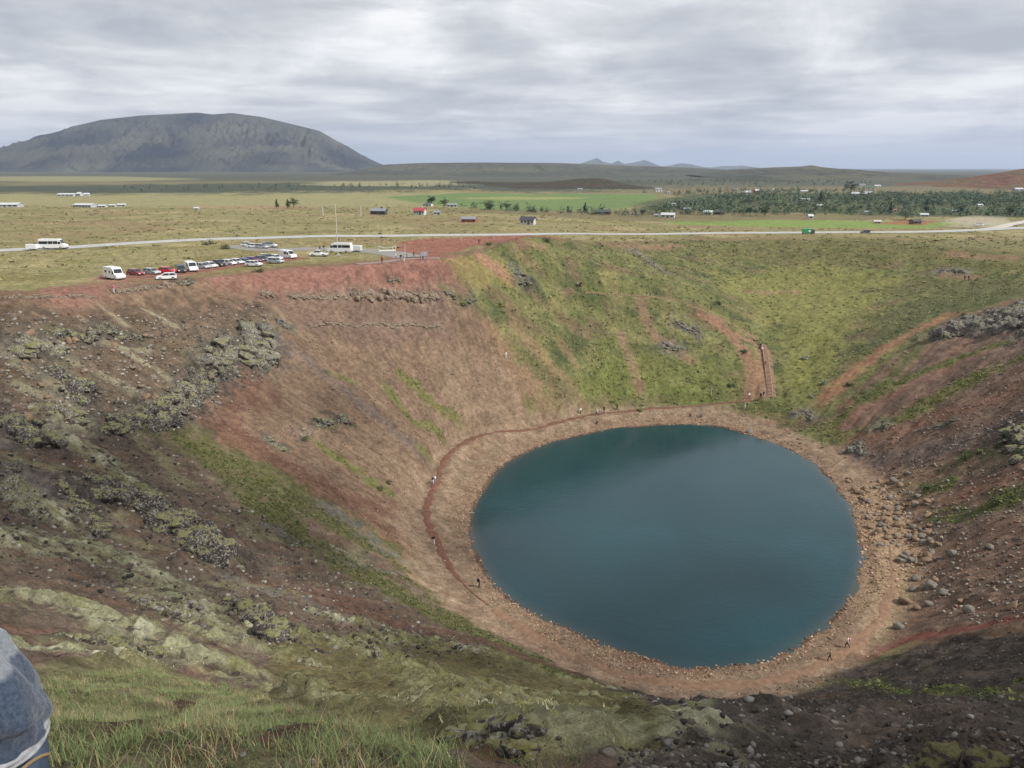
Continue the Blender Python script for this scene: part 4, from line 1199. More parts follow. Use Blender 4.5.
stones('shore_stones', [(shore_band(3800, -.2, 3.2), .06, .30, TAN), (shore_band(1500, -.35, .5), .08, .32, [(.10, .065, .045), (.15, .10, .07), (.28, .2, .14)]), (shore_band(1600, 2.5, 9.), .05, .22, TAN),
                        (pts_in([(600, 642), (700, 664), (715, 682), (600, 672), (520, 622)], 900, rs), .06, .24, TAN + [(.13, .08, .055)]),
                        (pts_in([(450, 470), (490, 480), (470, 540), (452, 540), (444, 500)], 700, rs), .05, .22, TAN),
                        (pts_in([(850, 500), (880, 480), (925, 520), (920, 570), (880, 600), (862, 560)], 1300, rs), .08, .38, TAN),
                        (pts_in([(600, 412), (760, 405), (820, 430), (760, 432), (660, 420), (590, 425)], 700, rs), .06, .3, TAN)], M_STONE)
stones('scree', [(pts_in([(300, 310), (500, 320), (540, 400), (440, 440), (330, 440)], 1500, rs), .05, .22, [(.18, .12, .09), (.14, .10, .08), (.24, .18, .14)]), (pts_in([(180, 380), (280, 400), (420, 480), (420, 560), (300, 500)], 1200, rs), .05, .25, [(.16, .10, .08), (.12, .08, .065), (.26, .2, .16)]),
                 (pts_in([(880, 470), (1040, 400), (1040, 620), (930, 620), (915, 560)], 2500, rs), .06, .42, GREY + [(.17, .10, .07)]), (pts_in([(850, 440), (1040, 330), (1040, 420), (890, 480)], 2200, rs), .06, .35, [(.16, .10, .075), (.12, .085, .07), (.22, .18, .15)]),
                 (pts_in([(-10, 310), (260, 300), (280, 360), (160, 440), (-10, 440)], 3200, rs), .08, .5, GREY), (pts_in([(-10, 430), (160, 440), (330, 560), (480, 650), (300, 650), (-10, 560)], 4200, rs), .05, .38, GREY + DARK),
                 (pts_in([(280, 300), (450, 290), (520, 370), (440, 450), (330, 450)], 1200, rs), .06, .28, [(.2, .12, .09), (.15, .10, .08), (.26, .2, .16)]),
                 (pts_in([(540, 320), (700, 320), (740, 400), (600, 405), (560, 390)], 500, rs), .08, .35, [(.24, .22, .19), (.18, .14, .11)]),
                 (pts_in([(270, 590), (480, 640), (620, 700), (480, 670), (300, 630)], 900, rs), .03, .18, GREY + DARK)], M_STONE)
stones('dark_scree', [(pts_in([(620, 692), (760, 690), (880, 655), (1060, 622), (1060, 700), (640, 715)], 4500, rs), .05, .20, DARK), (pts_in([(640, 705), (1060, 690), (1060, 740), (660, 745)], 4200, rs), .025, .10, DARK),
                      (pts_in([(620, 740), (1060, 735), (1060, 790), (620, 790)], 3000, rs), .015, .07, DARK), (pts_in([(100, 700), (450, 740), (640, 760), (640, 790), (100, 790)], 900, rs), .01, .05, DARK)], M_STONE)
# ------------------------------------------------------------------ vegetation
rp = np.random.default_rng(21)
M_LEAF = attr_mat('leaves', .8, var=.35, vscale=2.5)
M_BLADE = attr_mat('grass_blades', .7, var=.2, vscale=6)


def leaf_clumps(pos, rad, hgt, per, size, cols, r, seedling=0):
    """pos (n,3) clump bases -> leaf-sized quads filling a dome over each base; returns V, F, C"""
    n = len(pos); m = n * per
    idx = np.repeat(np.arange(n), per)
    d = r.normal(size=(m, 3)); d /= np.linalg.norm(d, axis=1)[:, None]; d[:, 2] = np.abs(d[:, 2])
    k = r.uniform(.35, 1, m)[:, None] ** .6
    c = pos[idx] + d * k * np.stack([rad[idx], rad[idx], hgt[idx]], 1) * (1 + .25 * r.normal(size=(m, 1)))
    nr = d * .5 + np.array([0, 0, .8]) + r.normal(size=(m, 3)) * .45; nr /= np.linalg.norm(nr, axis=1)[:, None]
    a = np.cross(nr, r.normal(size=(m, 3))); a /= np.linalg.norm(a, axis=1)[:, None] + 1e-9
    b = np.cross(nr, a)
    s = (size[idx] * r.uniform(.6, 1.3, m))[:, None]
    q = np.stack([c - a * s, c + b * s * .55, c + a * s, c - b * s * .55], 1)
    F = np.arange(m * 4).reshape(m, 4)
    cc = 1.4 * np.asarray(cols)[idx] * r.uniform(.7, 1.3, (m, 1))
    return q.reshape(-1, 3), F, np.repeat(cc, 4, 0)


def clump_field(name, x, y, rlo, rhi, aspect, per, lsize, palette, kind='stuff'):
    n = len(x); rad = rlo + (rhi - rlo) * rp.uniform(0, 1, n) ** 1.8
    pal = np.array(palette); col = pal[rp.integers(len(pal), size=n)] * rp.uniform(.8, 1.2, (n, 1))
    V, F, Cc = leaf_clumps(np.stack([x, y, gz(x, y) - .05], 1), rad, rad * aspect, per, rad * lsize, col, rp)
    return tag(mesh_np(name, V, F, [M_LEAF], False, Cc), kind=kind)


def veg_points(px, n, lo=.5):
    q = pts_in(px, n * 3, rp)
    v = gsample(VEG, q[:, 0], q[:, 1])
    q = q[rp.uniform(0, 1, len(q)) < sstep(lo - .3, lo + .3, v)][:n]
    return q


GREENS = [(.085, .098, .036), (.11, .118, .044), (.14, .135, .056), (.070, .085, .036), (.165, .148, .07)]
q = veg_points([(470, 300), (520, 248), (700, 240), (900, 243), (1060, 265), (1000, 300), (900, 360), (820, 440), (765, 420), (700, 404), (560, 410), (500, 350)], 9500)
clump_field('heath', q[:, 0], q[:, 1], .16, .62, .55, 12, .42, GREENS)
q = veg_points([(160, 425), (250, 465), (350, 525), (450, 595), (560, 660), (600, 690), (500, 660), (380, 600), (250, 520)], 3800, .45)
clump_field('heath', q[:, 0], q[:, 1], .10, .42, .6, 12, .42, [(.062, .072, .026), (.09, .09, .036), (.11, .10, .045), (.05, .06, .026)])
q = np.vstack([veg_points([(800, 455), (860, 390), (1040, 330), (1040, 380), (900, 440), (840, 460)], 1500, .6), veg_points([(880, 500), (1040, 440), (1040, 540), (920, 530)], 700, .55), veg_points([(380, 360), (470, 400), (460, 470), (300, 480), (300, 430)], 500, .6),
                veg_points([(780, 700), (850, 675), (1040, 685), (1040, 710), (850, 705)], 600, .4)])
clump_field('heath', q[:, 0], q[:, 1], .14, .5, .6, 12, .42, [(.065, .085, .026), (.095, .11, .034), (.12, .125, .044)])
# plain between the crater and the first farms: low hummocks and bushes
q = pts_in([(-60, 284), (-60, 200), (560, 204), (1090, 214), (1090, 262), (900, 246), (700, 241), (560, 237), (440, 246), (250, 268)], 7500, rp)
dr = np.minimum.reduce([seg_dist(q[:, 0], q[:, 1], R_, False) - w_ for R_, w_ in ((ROAD, 6.5), (LOT, 8), (LOT2, 7), (PLAT, 4))])
q = q[(dr > 0) & (gsample(VEG, q[:, 0], q[:, 1]) > .25)]
clump_field('scrub', q[:, 0], q[:, 1], .25, 1.25, .38, 12, .40, [(.10, .098, .045), (.14, .125, .060), (.175, .15, .075), (.075, .08, .04), (.20, .165, .085)])
q = pts_in([(560, 239), (1080, 244), (1080, 234), (560, 236)], 500, rp)
q = q[seg_dist(q[:, 0], q[:, 1], ROAD, False) > 6.5]
clump_field('scrub', q[:, 0], q[:, 1], .3, 1.1, .55, 12, .4, [(.075, .08, .04), (.10, .095, .05)])

# shrubs one can tell apart
SHR = [((805, 359), 1.35, (.155, .165, .115), 'grey-green willow shrub alone on the sunny green slope right of the stairs'), ((824, 384), 1.25, (.15, .155, .11), 'grey-green willow shrub halfway down the green slope above the right shore'),
       ((813, 397), 1.05, (.16, .16, .10), 'pale low shrub nearest the right shore below two grey-green willows'), ((850, 385), .9, (.075, .085, .04), 'dark low shrub in the green strip right of the willow shrubs'),
       ((718, 304), 1.5, (.075, .085, .04), 'dark shrub on the meadow above the trail'), ((500, 306), 1.2, (.13, .15, .04), 'bright green bush on the green far rim beside the dark stones'),
       ((464, 305), 1.1, (.14, .155, .045), 'bright green bush just left of the dark stones of the far rim'), ((379, 489), .75, (.095, .09, .045), 'olive bush alone on the lower left wall near the shore path'), ((388, 483), .6, (.085, .08, .04), 'smaller olive bush just right of the lone one on the lower left wall'),
       ((640, 411), .8, (.085, .10, .035), 'low green bush on the far shore near the people'), ((730, 386), 1.0, (.05, .075, .03), 'dark green bush at the right foot of the knoll'), ((745, 352), 1.0, (.06, .075, .03), 'dark bush beside the upper bend of the trail'),
       ((1005, 436), 1.4, (.05, .062, .03), 'dark shrub on top of the bush-grown crag at the right edge'), ((1018, 455), 1.5, (.055, .07, .03), 'dark shrub below the crag at the right edge'), ((996, 447), 1.1, (.06, .07, .033), 'dark shrub on the left flank of the crag at the right edge'),
       ((965, 458), 1.1, (.075, .085, .035), 'green shrub in the scree left of the bush-grown crag'), ((980, 452), .9, (.08, .09, .04), 'small green shrub between the scree and the bush-grown crag'), ((928, 488), .9, (.07, .095, .03), 'bright low shrub on the dark scree above the boulder field'),
       ((1000, 502), 1.2, (.08, .095, .035), 'green shrub near the right edge above the red gravel'), ((305, 440), .8, (.075, .08, .04), 'dark bush beside the small brown outcrop on the left wall'),
       ((208, 245), 2.2, (.085, .085, .05), 'dark bush beside the road left of the far car park'), ((226, 249), 2.0, (.08, .08, .05), 'dark bush between the road and the row of parked cars'), ((258, 272), 1.2, (.09, .085, .045), 'round bush on the red crest below the parked cars'), ((490, 245), 1.4, (.09, .10, .045), 'green bush beside the red path on the far rim'),
       ((548, 242), 1.8, (.08, .095, .04), 'low green bush at the right end of the red path')]
for (u, v), rad, col, lab in SHR:
    p = gpos(u, v)
    V, F, Cc = leaf_clumps(np.array([[rp.normal(0, rad * .35), rp.normal(0, rad * .3), 0] for _ in range(5)]), np.full(5, rad * .6), np.full(5, rad * .75), 70, np.full(5, .16 * rad ** .5), np.array([np.array(col) * rp.uniform(.8, 1.2) for _ in range(5)]), rp)
    t = empty('shrub', p, 0, lab, 'shrub')
    mesh_np('foliage', V, F, [M_LEAF], False, Cc, t)
    bm = bmesh.new()
    for k in range(5): tube(bm, (0, 0, -.1), (rp.normal(0, rad * .35), rp.normal(0, rad * .35), rad * .5), .04, .015, 5)
    bm_obj('stems', bm, simple('twig_bark', (.09, .07, .05), .9), t)

# ---- grass of the near ledge, blade by blade
def blades(name, base, h, w, cols, lean=.5, seg=3):
    n = len(base); az = rp.uniform(0, 2 * PI, n); bend = rp.uniform(.15, 1, n) * lean
    side = np.stack([np.cos(az), np.sin(az), 0 * az], 1); fw = np.stack([-np.sin(az), np.cos(az), 0 * az], 1)
    down = np.array([.25, .75, 0.]); fw = fw * 1.25 + down * .3
    Vs = []
    for k in range(seg + 1):
        t = k / seg
        c = base + fw * (h * bend * t ** 1.8)[:, None] + np.array([0, 0, 1.]) * (h * t * (1 - .25 * bend * t))[:, None]
        ww = (w * (1 - t * .92))[:, None]
        Vs += [c - side * ww, c + side * ww]
    V = np.stack(Vs, 1); m = 2 * (seg + 1)
    F = np.concatenate([np.stack([np.arange(n) * m + 2 * k, np.arange(n) * m + 2 * k + 1, np.arange(n) * m + 2 * k + 3, np.arange(n) * m + 2 * k + 2], 1) for k in range(seg)])
    return tag(mesh_np(name, V.reshape(-1, 3), F, [M_BLADE], False, np.repeat(cols, m, 0)), kind='stuff')


LEDGE_PX = [(18, 684), (60, 674), (140, 670), (215, 682), (270, 700), (330, 722), (430, 742), (470, 790), (300, 830), (-120, 830), (-120, 690)]
q = pts_in(LEDGE_PX, 190000, rp)
bare = np.zeros(len(q))
for px, w_ in LEDGE_BARE:
    bare = np.maximum(bare, 1 - sstep(.6, 1.25, seg_dist(q[:, 0], q[:, 1], W(px), False) / (w_ * .5)))
cl = fbm(q[:, 0] / .45, q[:, 1] / .45, 3, 201)
keep = rp.uniform(0, 1, len(q)) < (1 - .95 * bare) * (.22 + .78 * sstep(-.2, .3, cl))
q = q[keep]; cl = cl[keep]; n = len(q)
pal = np.array([(.080, .108, .040), (.10, .118, .050), (.062, .086, .034), (.19, .145, .085), (.24, .19, .12), (.13, .125, .055), (.085, .10, .052)])
pk = rp.choice(len(pal), n, p=[.28, .20, .24, .07, .03, .09, .09])
browns = fbm(q[:, 0] / 1.2, q[:, 1] / 1.2, 2, 205) > .28
pk = np.where(browns & (rp.uniform(0, 1, n) < .5), 3, pk)
h = rp.uniform(.05, .20, n) * (1 + .7 * np.clip(cl, -.5, 1)); tall = rp.uniform(0, 1, n) < .004
h = np.where(tall, rp.uniform(.22, .42, n), h)
cols = 2.0 * pal[pk] * rp.uniform(.75, 1.25, (n, 1)); cols[tall] = np.array((.42, .36, .23))
blades('grass', np.stack([q[:, 0], q[:, 1], gz(q[:, 0], q[:, 1]) - .01], 1), h, np.where(tall, .0045, rp.uniform(.003, .007, n)), cols, .9)
# thin grass on the moss edges and in the hollows further out
q = np.vstack([pts_in([(250, 690), (420, 705), (560, 735), (620, 760), (470, 760), (320, 715)], 9000, rp), pts_in([(280, 625), (420, 650), (560, 690), (520, 700), (350, 660)], 7000, rp)])
q = q[fbm(q[:, 0] / .8, q[:, 1] / .8, 3, 207) > .02]; n = len(q)
blades('grass', np.stack([q[:, 0], q[:, 1], gz(q[:, 0], q[:, 1]) - .01], 1), rp.uniform(.05, .2, n), rp.uniform(.003, .007, n), 1.5 * pal[rp.choice([0, 1, 2, 5, 6, 3], n)] * rp.uniform(.8, 1.2, (n, 1)), .9, 2)
# leafy weeds among the grass of the ledge
q = pts_in([(20, 690), (150, 675), (260, 700), (300, 730), (180, 760), (60, 740)], 260, rp)
q = q[fbm(q[:, 0] / .7, q[:, 1] / .7, 2, 211) > -.05]
clump_field('ground_cover', q[:, 0], q[:, 1], .05, .15, .9, 26, .22, [(.13, .14, .04), (.16, .155, .05), (.17, .10, .06), (.08, .10, .035)])
q = pts_in([(200, 690), (330, 715), (420, 740), (300, 750), (220, 720)], 160, rp)
clump_field('ground_cover', q[:, 0], q[:, 1], .05, .14, .7, 26, .22, [(.12, .085, .05), (.15, .12, .055), (.10, .10, .04)])
# moss cushions: short fur on the near moss ridges
q = np.vstack([pts_in([(-20, 540), (110, 550), (240, 630), (230, 680), (-20, 680)], 26000, rp), pts_in([(250, 630), (420, 640), (620, 700), (620, 750), (420, 735), (250, 700)], 30000, rp)])
q = q[rp.uniform(0, 1, len(q)) < gsample(MOSSM, q[:, 0], q[:, 1])]; n = len(q)
mpal = np.array([(.19, .185, .095), (.15, .14, .045), (.24, .235, .155), (.12, .11, .035)])
blades('moss', np.stack([q[:, 0], q[:, 1], gz(q[:, 0], q[:, 1]) - .015], 1), rp.uniform(.03, .10, n), rp.uniform(.012, .03, n), 1.55 * mpal[np.clip((fbm(q[:, 0] / 1.1, q[:, 1] / 1.1, 3, 113) * 2 + 1.5).astype(int), 0, 3)] * rp.uniform(.75, 1.25, (n, 1)), 1.2, 1)

# ---- trees
def tree(u, v, h, w, col, label, group=None, conifer=False, y=None):
    p = gpos(u, v) if y is None else None
    t = empty('tree', p, 0, label, 'tree', group)
    bm = bmesh.new(); tube(bm, (0, 0, -.3), (0, 0, h * .75), .05 * h ** .8, .02 * h ** .8, 7)
    for k in range(6):
        z_ = h * rp.uniform(.25, .65); a = rp.uniform(0, 6.28); L_ = w * .5
        tube(bm, (0, 0, z_), (L_ * math.cos(a), L_ * math.sin(a), z_ + L_ * .6), .02 * h ** .7, .008 * h ** .7, 5)
    bm_obj('trunk', bm, simple('bark', (.085, .065, .05), .9), t)
    nb = 26
    if conifer:
        zz = np.linspace(.12, .97, nb) * h; rr = w * .5 * (1 - zz / h) + .15
        c = np.stack([rr * .5 * rp.normal(0, .8, nb), rr * .5 * rp.normal(0, .8, nb), zz], 1); rad = rr * .75; hg = rr * .5
    else:
        c = rp.normal(size=(nb, 3)) * np.array([w * .25, w * .25, h * .17]) + np.array([0, 0, h * .60]); rad = np.full(nb, w * .2); hg = np.full(nb, h * .13)
    V, F, Cc = leaf_clumps(c, rad, hg, 36, np.full(nb, .055 * h), np.array(col)[None] * rp.uniform(.65, 1.35, (nb, 1)), rp)
    mesh_np('crown', V, F, [M_LEAF], False, Cc, t)
    return t


DG, MG, BG = (.035, .055, .032), (.055, .075, .040), (.045, .070, .050)
for u, v, h, w, col, lab, con in ((294, 208, 5.5, 6, DG, 'round dark tree alone at the edge of the pale field left of centre', 0), (288, 208, 5, 3, MG, 'slim green tree just left of the round dark one by the pale field', 1), (277, 208, 5, 2.6, MG, 'slim loose tree leftmost of the row by the pale field', 1),
                                  (432, 206, 6, 5, DG, 'dark tree behind the red-roofed farmhouse', 0), (444, 208, 5, 5, MG, 'green tree right of the red-roofed farmhouse', 0), (490, 210, 5, 8, DG, 'broad dark tree group at the lower edge of the bright green field', 0), (506, 210, 4.5, 7, DG, 'second broad dark tree at the lower edge of the green field', 0),
                                  (568, 213, 4, 2.6, DG, 'small dark conifer at the lower right of the green field', 1), (585, 213, 6, 3, DG, 'tall slim dark tree below the right end of the green field', 1), (642, 216, 4, 4, DG, 'small round dark tree left of the pale house at the wood edge', 0),
                                  (820, 203, 9, 7, DG, 'tall dark conifer at the upper edge of the right-hand wood', 1), (851, 193, 12, 12, DG, 'big dark round tree beside the long white buildings', 0), (750, 216, 6, 6, DG, 'dark rounded tree right of the cream shed', 0),
                                  (765, 216, 6, 5, MG, 'mid-green tree at the front edge of the wood right of the cream shed', 0), (905, 220, 5, 8, BG, 'blue-green trees left of the red bare ground', 0), (960, 215, 6, 6, DG, 'dark tree at the front edge of the wood near the junction', 0), (1010, 216, 6, 6, MG, 'mid-green tree at the front of the wood by the side road', 0),
                                  (890, 214, 7, 4, MG, 'pale green pointed tree at the front of the wood left of the red ground', 1), (926, 212, 8, 4, BG, 'pointed blue-green tree inside the wood right of the red ground', 1)):
    tree(u, v, h, w, col, lab, 'trees on the plain', bool(con))
# the far wood, one mass of crowns
wx, wy = [], []
for poly, n in (([(640, 215), (660, 205), (720, 196), (800, 193.5), (1100, 193), (1100, 216), (960, 217), (840, 215), (760, 216)], 3300), ([(640, 192), (800, 190), (880, 190), (800, 195), (650, 196)], 260), ([(440, 207), (520, 210), (640, 213), (640, 217), (520, 213)], 90),
                ([(930, 198), (1090, 194), (1090, 201), (960, 203)], 420), ([(550, 183), (760, 180), (900, 183), (760, 188)], 240), ([(100, 189), (480, 185), (480, 191), (100, 192)], 160)):
    q = pts_in(poly, n, rp)
    q = q[fbm(q[:, 0] / 45, q[:, 1] / 60, 3, 221) > -.28]
    wx.append(q[:, 0]); wy.append(q[:, 1])
wx, wy = np.concatenate(wx), np.concatenate(wy); n = len(wx)
sc = 1 + np.hypot(wx, wy) / 1500
hh = rp.uniform(1.4, 4.6, n) * sc ** .5; ww = hh * rp.uniform(.5, .95, n)
wp = np.array([(.040, .060, .036), (.055, .078, .042), (.035, .050, .036), (.070, .085, .048), (.045, .068, .050)])
V, F, Cc = leaf_clumps(np.stack([wx, wy, gz(wx, wy) + hh * .1], 1), ww * .5, hh * .9, 46, hh * .13, 1.35 * wp[rp.integers(5, size=n)] * rp.uniform(.75, 1.25, (n, 1)), rp)
tag(mesh_np('woods', V, F, [M_LEAF], False, Cc), kind='stuff')
# ------------------------------------------------------------------ buildings
def prism(bm, prof, y0, y1, top_in=0.):
    """extrude a side profile [(x, z)] from y0 to y1"""
    zs = [p[1] for p in prof]; zl, zh = min(zs), max(zs)
    k = lambda z: top_in * (z - zl) / (zh - zl + 1e-9)
    a = [bm.verts.new((x, y0 + k(z), z)) for x, z in prof]; b = [bm.verts.new((x, y1 - k(z), z)) for x, z in prof]
    n = len(prof)
    fs = [bm.faces.new(a), bm.faces.new(b[::-1])]
    for i in range(n): fs.append(bm.faces.new((a[i], b[i], b[(i + 1) % n], a[(i + 1) % n])))
    bmesh.ops.recalc_face_normals(bm, faces=fs)
    return fs


WHITE, CREAM, GREY, DARKW, REDW, BROWN = (.50, .50, .49), (.62, .58, .47), (.40, .41, .42), (.06, .06, .065), (.33, .075, .055), (.14, .09, .065)
R_GREY, R_DARK, R_RED, R_WHITE, R_GREEN, R_RUST = (.20, .21, .23), (.05, .052, .06), (.34, .055, .065), (.46, .48, .49), (.06, .12, .075), (.24, .10, .07)
M_WIN = simple('window_glass_dark', (.03, .04, .05), .15, 0, .05, 2, .5)


def pm(col, rough=.6): return simple('paint_%d_%d_%d' % tuple(int(1000 * c) for c in col), col, rough, 0, .10, .8)


def house(u, v, wpx, hpx, wall, roof, label, cat='house', group=None, rz=0., depth=None, nwin=3, chimney=False, name='house', pitch=.38, loc=None):
    p = gpos(u, v); t = (p[1] - 0) / (CP + (384 - v) / FPX * SP)
    w = wpx * t / FPX; h = hpx * t / FPX; d = depth or max(min(w * .6, 9), 3.5)
    eave = h * (1 - pitch)
    e = empty(name, p, rz, label, cat, group)
    bm = bmesh.new(); prism(bm, [(-d / 2, -.8), (d / 2, -.8), (d / 2, eave), (0, h * .97), (-d / 2, eave)], -w / 2, w / 2)
    bmesh.ops.rotate(bm, verts=bm.verts, matrix=Matrix.Rotation(PI / 2, 3, 'Z'))
    bm_obj('wall', bm, pm(wall), e)
    bm = bmesh.new(); o = .35; th = .18
    s = (h - eave) / (d / 2)
    for sg in (-1, 1):
        prism(bm, [(sg * (d / 2 + o), eave - s * o + .03), (sg * (d / 2 + o), eave - s * o + th + .03), (sg * .002, h + th), (sg * .002, h + .0)], -w / 2 - .3, w / 2 + .3)
    bmesh.ops.rotate(bm, verts=bm.verts, matrix=Matrix.Rotation(PI / 2, 3, 'Z'))
    rf = bm_obj('roof', bm, pm(roof, .5), e)
    if chimney:
        bm = bmesh.new(); box(bm, w * .2, 0, h + .3, .6, .6, 1.1); bm_obj('chimney', bm, pm(wall), rf)
    for k in range(nwin):
        bm = bmesh.new(); x = -w / 2 + w * (k + .5) / nwin
        if k == nwin // 2 and nwin > 1:
            box(bm, x, -d / 2 - .02, min(eave * .42, 1.05), .95, .08, min(eave * .84, 2.1)); bm_obj('door', bm, pm((.10, .075, .06)), e)
        else:
            box(bm, x, -d / 2 - .02, eave * .55, min(w / nwin * .55, 1.6), .08, min(eave * .4, 1.2)); bm_obj('window', bm, M_WIN, e)
    return e


HOUSES = [
    (379, 214.5, 15, 6, DARKW, R_GREY, 'dark long low farmhouse with grey roof left of the red-roofed one', 3), (420, 214.5, 11, 6.5, WHITE, R_RED, 'white farmhouse with a bright red roof', 4), (437, 214.5, 6, 3.5, WHITE, R_GREY, 'small white shed just right of the red-roofed farmhouse', 2),
    (428, 206, 9, 3, CREAM, R_GREY, 'pale long house behind the red-roofed farmhouse', 3), (452, 207, 10, 3.5, WHITE, R_GREY, 'pale house at the near edge of the bright green field', 3), (469, 222, 14, 5, REDW, R_GREY, 'low house with a rusty red base and grey roof on the plain', 3),
    (528, 224, 14, 7, WHITE, R_DARK, 'house with white gable walls and dark slate roof near the road', 4), (601, 214.5, 17, 4.5, BROWN, R_DARK, 'low brown house at the right end of the green field', 3), (668, 217.5, 13, 4.5, WHITE, R_WHITE, 'white-roofed house at the front edge of the wood', 3),
    (656, 217, 4, 3, WHITE, R_GREY, 'tiny white shed left of the white-roofed house', 1), (708, 214.5, 8, 4, CREAM, R_WHITE, 'cream shed with white roof beside a dark barn at the wood edge', 2), (719, 214.5, 8, 4, DARKW, R_DARK, 'dark barn right of the cream shed', 2),
    (810, 218.5, 4.5, 4, WHITE, R_WHITE, 'small white cabin at the front edge of the wood above the green truck', 1), (915, 224, 9, 4.5, BROWN, R_DARK, 'dark cabin on the bare red ground', 2), (877, 223, 6, 2.5, WHITE, R_WHITE, 'low white cabin on the lime green strip', 2),
    (687, 211, 6, 3.5, WHITE, R_GREY, 'white house among the trees left of the cream shed', 2), (672, 206, 7, 3, WHITE, R_GREY, 'white house in the left end of the wood', 2), (658, 191.5, 7, 3.5, WHITE, R_GREY, 'pair house white and grey at the far edge of the wood by the green field', 2),
    (667, 194, 5, 2.5, WHITE, R_GREY, 'white house just below the white and grey pair house', 2), (746, 194.5, 8, 3.5, WHITE, R_WHITE, 'white house in the reddish hamlet beyond the wood', 2), (757, 192.5, 6, 3, REDW, R_WHITE, 'red house in the hamlet beyond the wood', 2),
    (735, 191, 5, 2.2, WHITE, R_GREY, 'small white house at the left end of the hamlet beyond the wood', 2), (772, 191, 4, 2.2, WHITE, R_WHITE, 'small white house at the right end of the hamlet beyond the wood', 1), (804, 192.5, 7, 2, WHITE, R_WHITE, 'long white shed between hamlet and greenhouses', 2),
    (805, 201, 8, 2.6, WHITE, R_WHITE, 'white cabin in the middle of the wood', 2), (819, 207, 7, 2.4, WHITE, R_WHITE, 'lower white cabin in the middle of the wood', 2), (858, 195.5, 15, 3, WHITE, R_WHITE, 'long white greenhouse building beyond the wood', 4), (868, 194.5, 9, 3, WHITE, R_WHITE, 'white hall at the right end of the long greenhouse building', 2),
    (870, 189.5, 9, 3, CREAM, R_GREEN, 'pale green greenhouse hall in the far distance', 2), (877, 187, 6, 2, WHITE, R_WHITE, 'white hall behind the pale green greenhouse hall', 2), (862, 186, 6, 2, WHITE, R_GREY, 'white house left of the far greenhouse halls', 2), (892, 193.5, 8, 2, BROWN, R_DARK, 'brown house right of the white hall beyond the wood', 2),
    (866, 213.5, 5, 2.5, WHITE, R_GREY, 'white cabin at the front of the wood left of the red ground', 1), (893, 211.5, 6, 2.4, WHITE, R_RUST, 'white cabin with rusty roof in the wood', 2), (924, 216.5, 7, 3, GREY, R_WHITE, 'grey cabin with pale roof in the wood above the red ground', 2),
    (955, 212.5, 7, 3, GREY, R_WHITE, 'pale cabin in the wood right of the grey cabin', 2), (979, 206.5, 5, 2.4, WHITE, R_WHITE, 'white cabin in the wood toward the right', 1), (1018, 191, 8, 3, WHITE, R_WHITE, 'white house on the slope beyond the wood at the right edge', 2), (1020, 207, 5, 2.4, CREAM, R_GREY, 'cream cabin in the wood at the right edge', 1),
    (580, 190.2, 5, 2, WHITE, R_GREY, 'white farm buildings behind the dark heath hill', 1),
    (68, 196, 17, 2.6, WHITE, R_WHITE, 'long white farm building on the pale field at the left', 4), (80, 196, 4, 3.6, WHITE, R_WHITE, 'white silo-like house right of the long farm building', 1), (87, 196, 5, 2.8, WHITE, R_WHITE, 'white barn at the right end of the farm row', 1),
    (8, 207, 24, 4, GREY, R_WHITE, 'long grey greenhouse at the left edge of the plain', 5), (86, 207, 20, 3.4, GREY, R_WHITE, 'long grey greenhouse in the middle of the left plain', 6), (103, 207, 7, 2, WHITE, R_WHITE, 'low white hall right of the long middle greenhouse', 2),
    (113, 206.5, 6, 2, GREY, R_WHITE, 'low grey hall in the greenhouse row on the left plain', 2), (122, 206, 7, 2.2, WHITE, R_WHITE, 'low white hall at the right end of the greenhouse row', 2), (197, 209.5, 4, 2.2, WHITE, R_WHITE, 'tiny white cabin at the lower edge of the pale field', 1),
    (7, 171.5, 6, 2, WHITE, R_WHITE, 'white farm at the foot of the mountain at the left edge', 1), (45, 170.5, 4, 3, WHITE, R_WHITE, 'white farmhouse at the foot of the mountain', 1), (56, 170.5, 11, 2.6, DARKW, R_DARK, 'dark barns right of the farmhouse at the foot of the mountain', 2),
]
for u, v, w, h, wc, rc, lab, nw in HOUSES:
    house(u, v, w, h, wc, rc, lab, 'greenhouse' if 'greenhouse' in lab and 'building' not in lab and 'row' not in lab else 'building', 'far buildings on the plain', random.uniform(-.35, .35), None, nw, 'farmhouse' in lab, 'house')

# ------------------------------------------------------------------ vehicles
M_TYRE = simple('tyre_rubber', (.025, .025, .027), .85); M_RIM = simple('wheel_rim', (.45, .46, .48), .35, .6)
M_GLASS = simple('car_glass', (.02, .026, .032), .08, 0, .03, 2, .6); M_LAMP = simple('headlamp_glass', (.75, .77, .78), .15); M_TAIL = simple('tail_lamp', (.35, .02, .02), .25); M_TRIM = simple('black_trim', (.03, .03, .032), .6)


def paint(col):
    nm = 'car_paint_%d_%d_%d' % tuple(int(1000 * c) for c in col)
    if nm in _simple: return _simple[nm]
    m = simple(nm, col, .28, .1, .05, 1.5, .5); m.node_tree.nodes['Principled BSDF'].inputs['Coat Weight'].default_value = .5
    return m


def bevel_all(bm, off, seg=2):
    bmesh.ops.bevel(bm, geom=[e for e in bm.edges], offset=off, segments=seg, affect='EDGES', profile=.6)


def wheel(e, x, y, r, w=.2):
    bm = bmesh.new(); tube(bm, (0, -w / 2, 0), (0, w / 2, 0), r, r, 20); bevel_all(bm, .02, 1)
    o = bm_obj('wheel', bm, M_TYRE, e); o.location = (x, y, r)
    bm = bmesh.new(); s = 1 if y > 0 else -1; tube(bm, (0, s * w * .3, 0), (0, s * (w / 2 + .012), 0), r * .62, r * .56, 12); bm_obj('rim', bm, M_RIM, o)


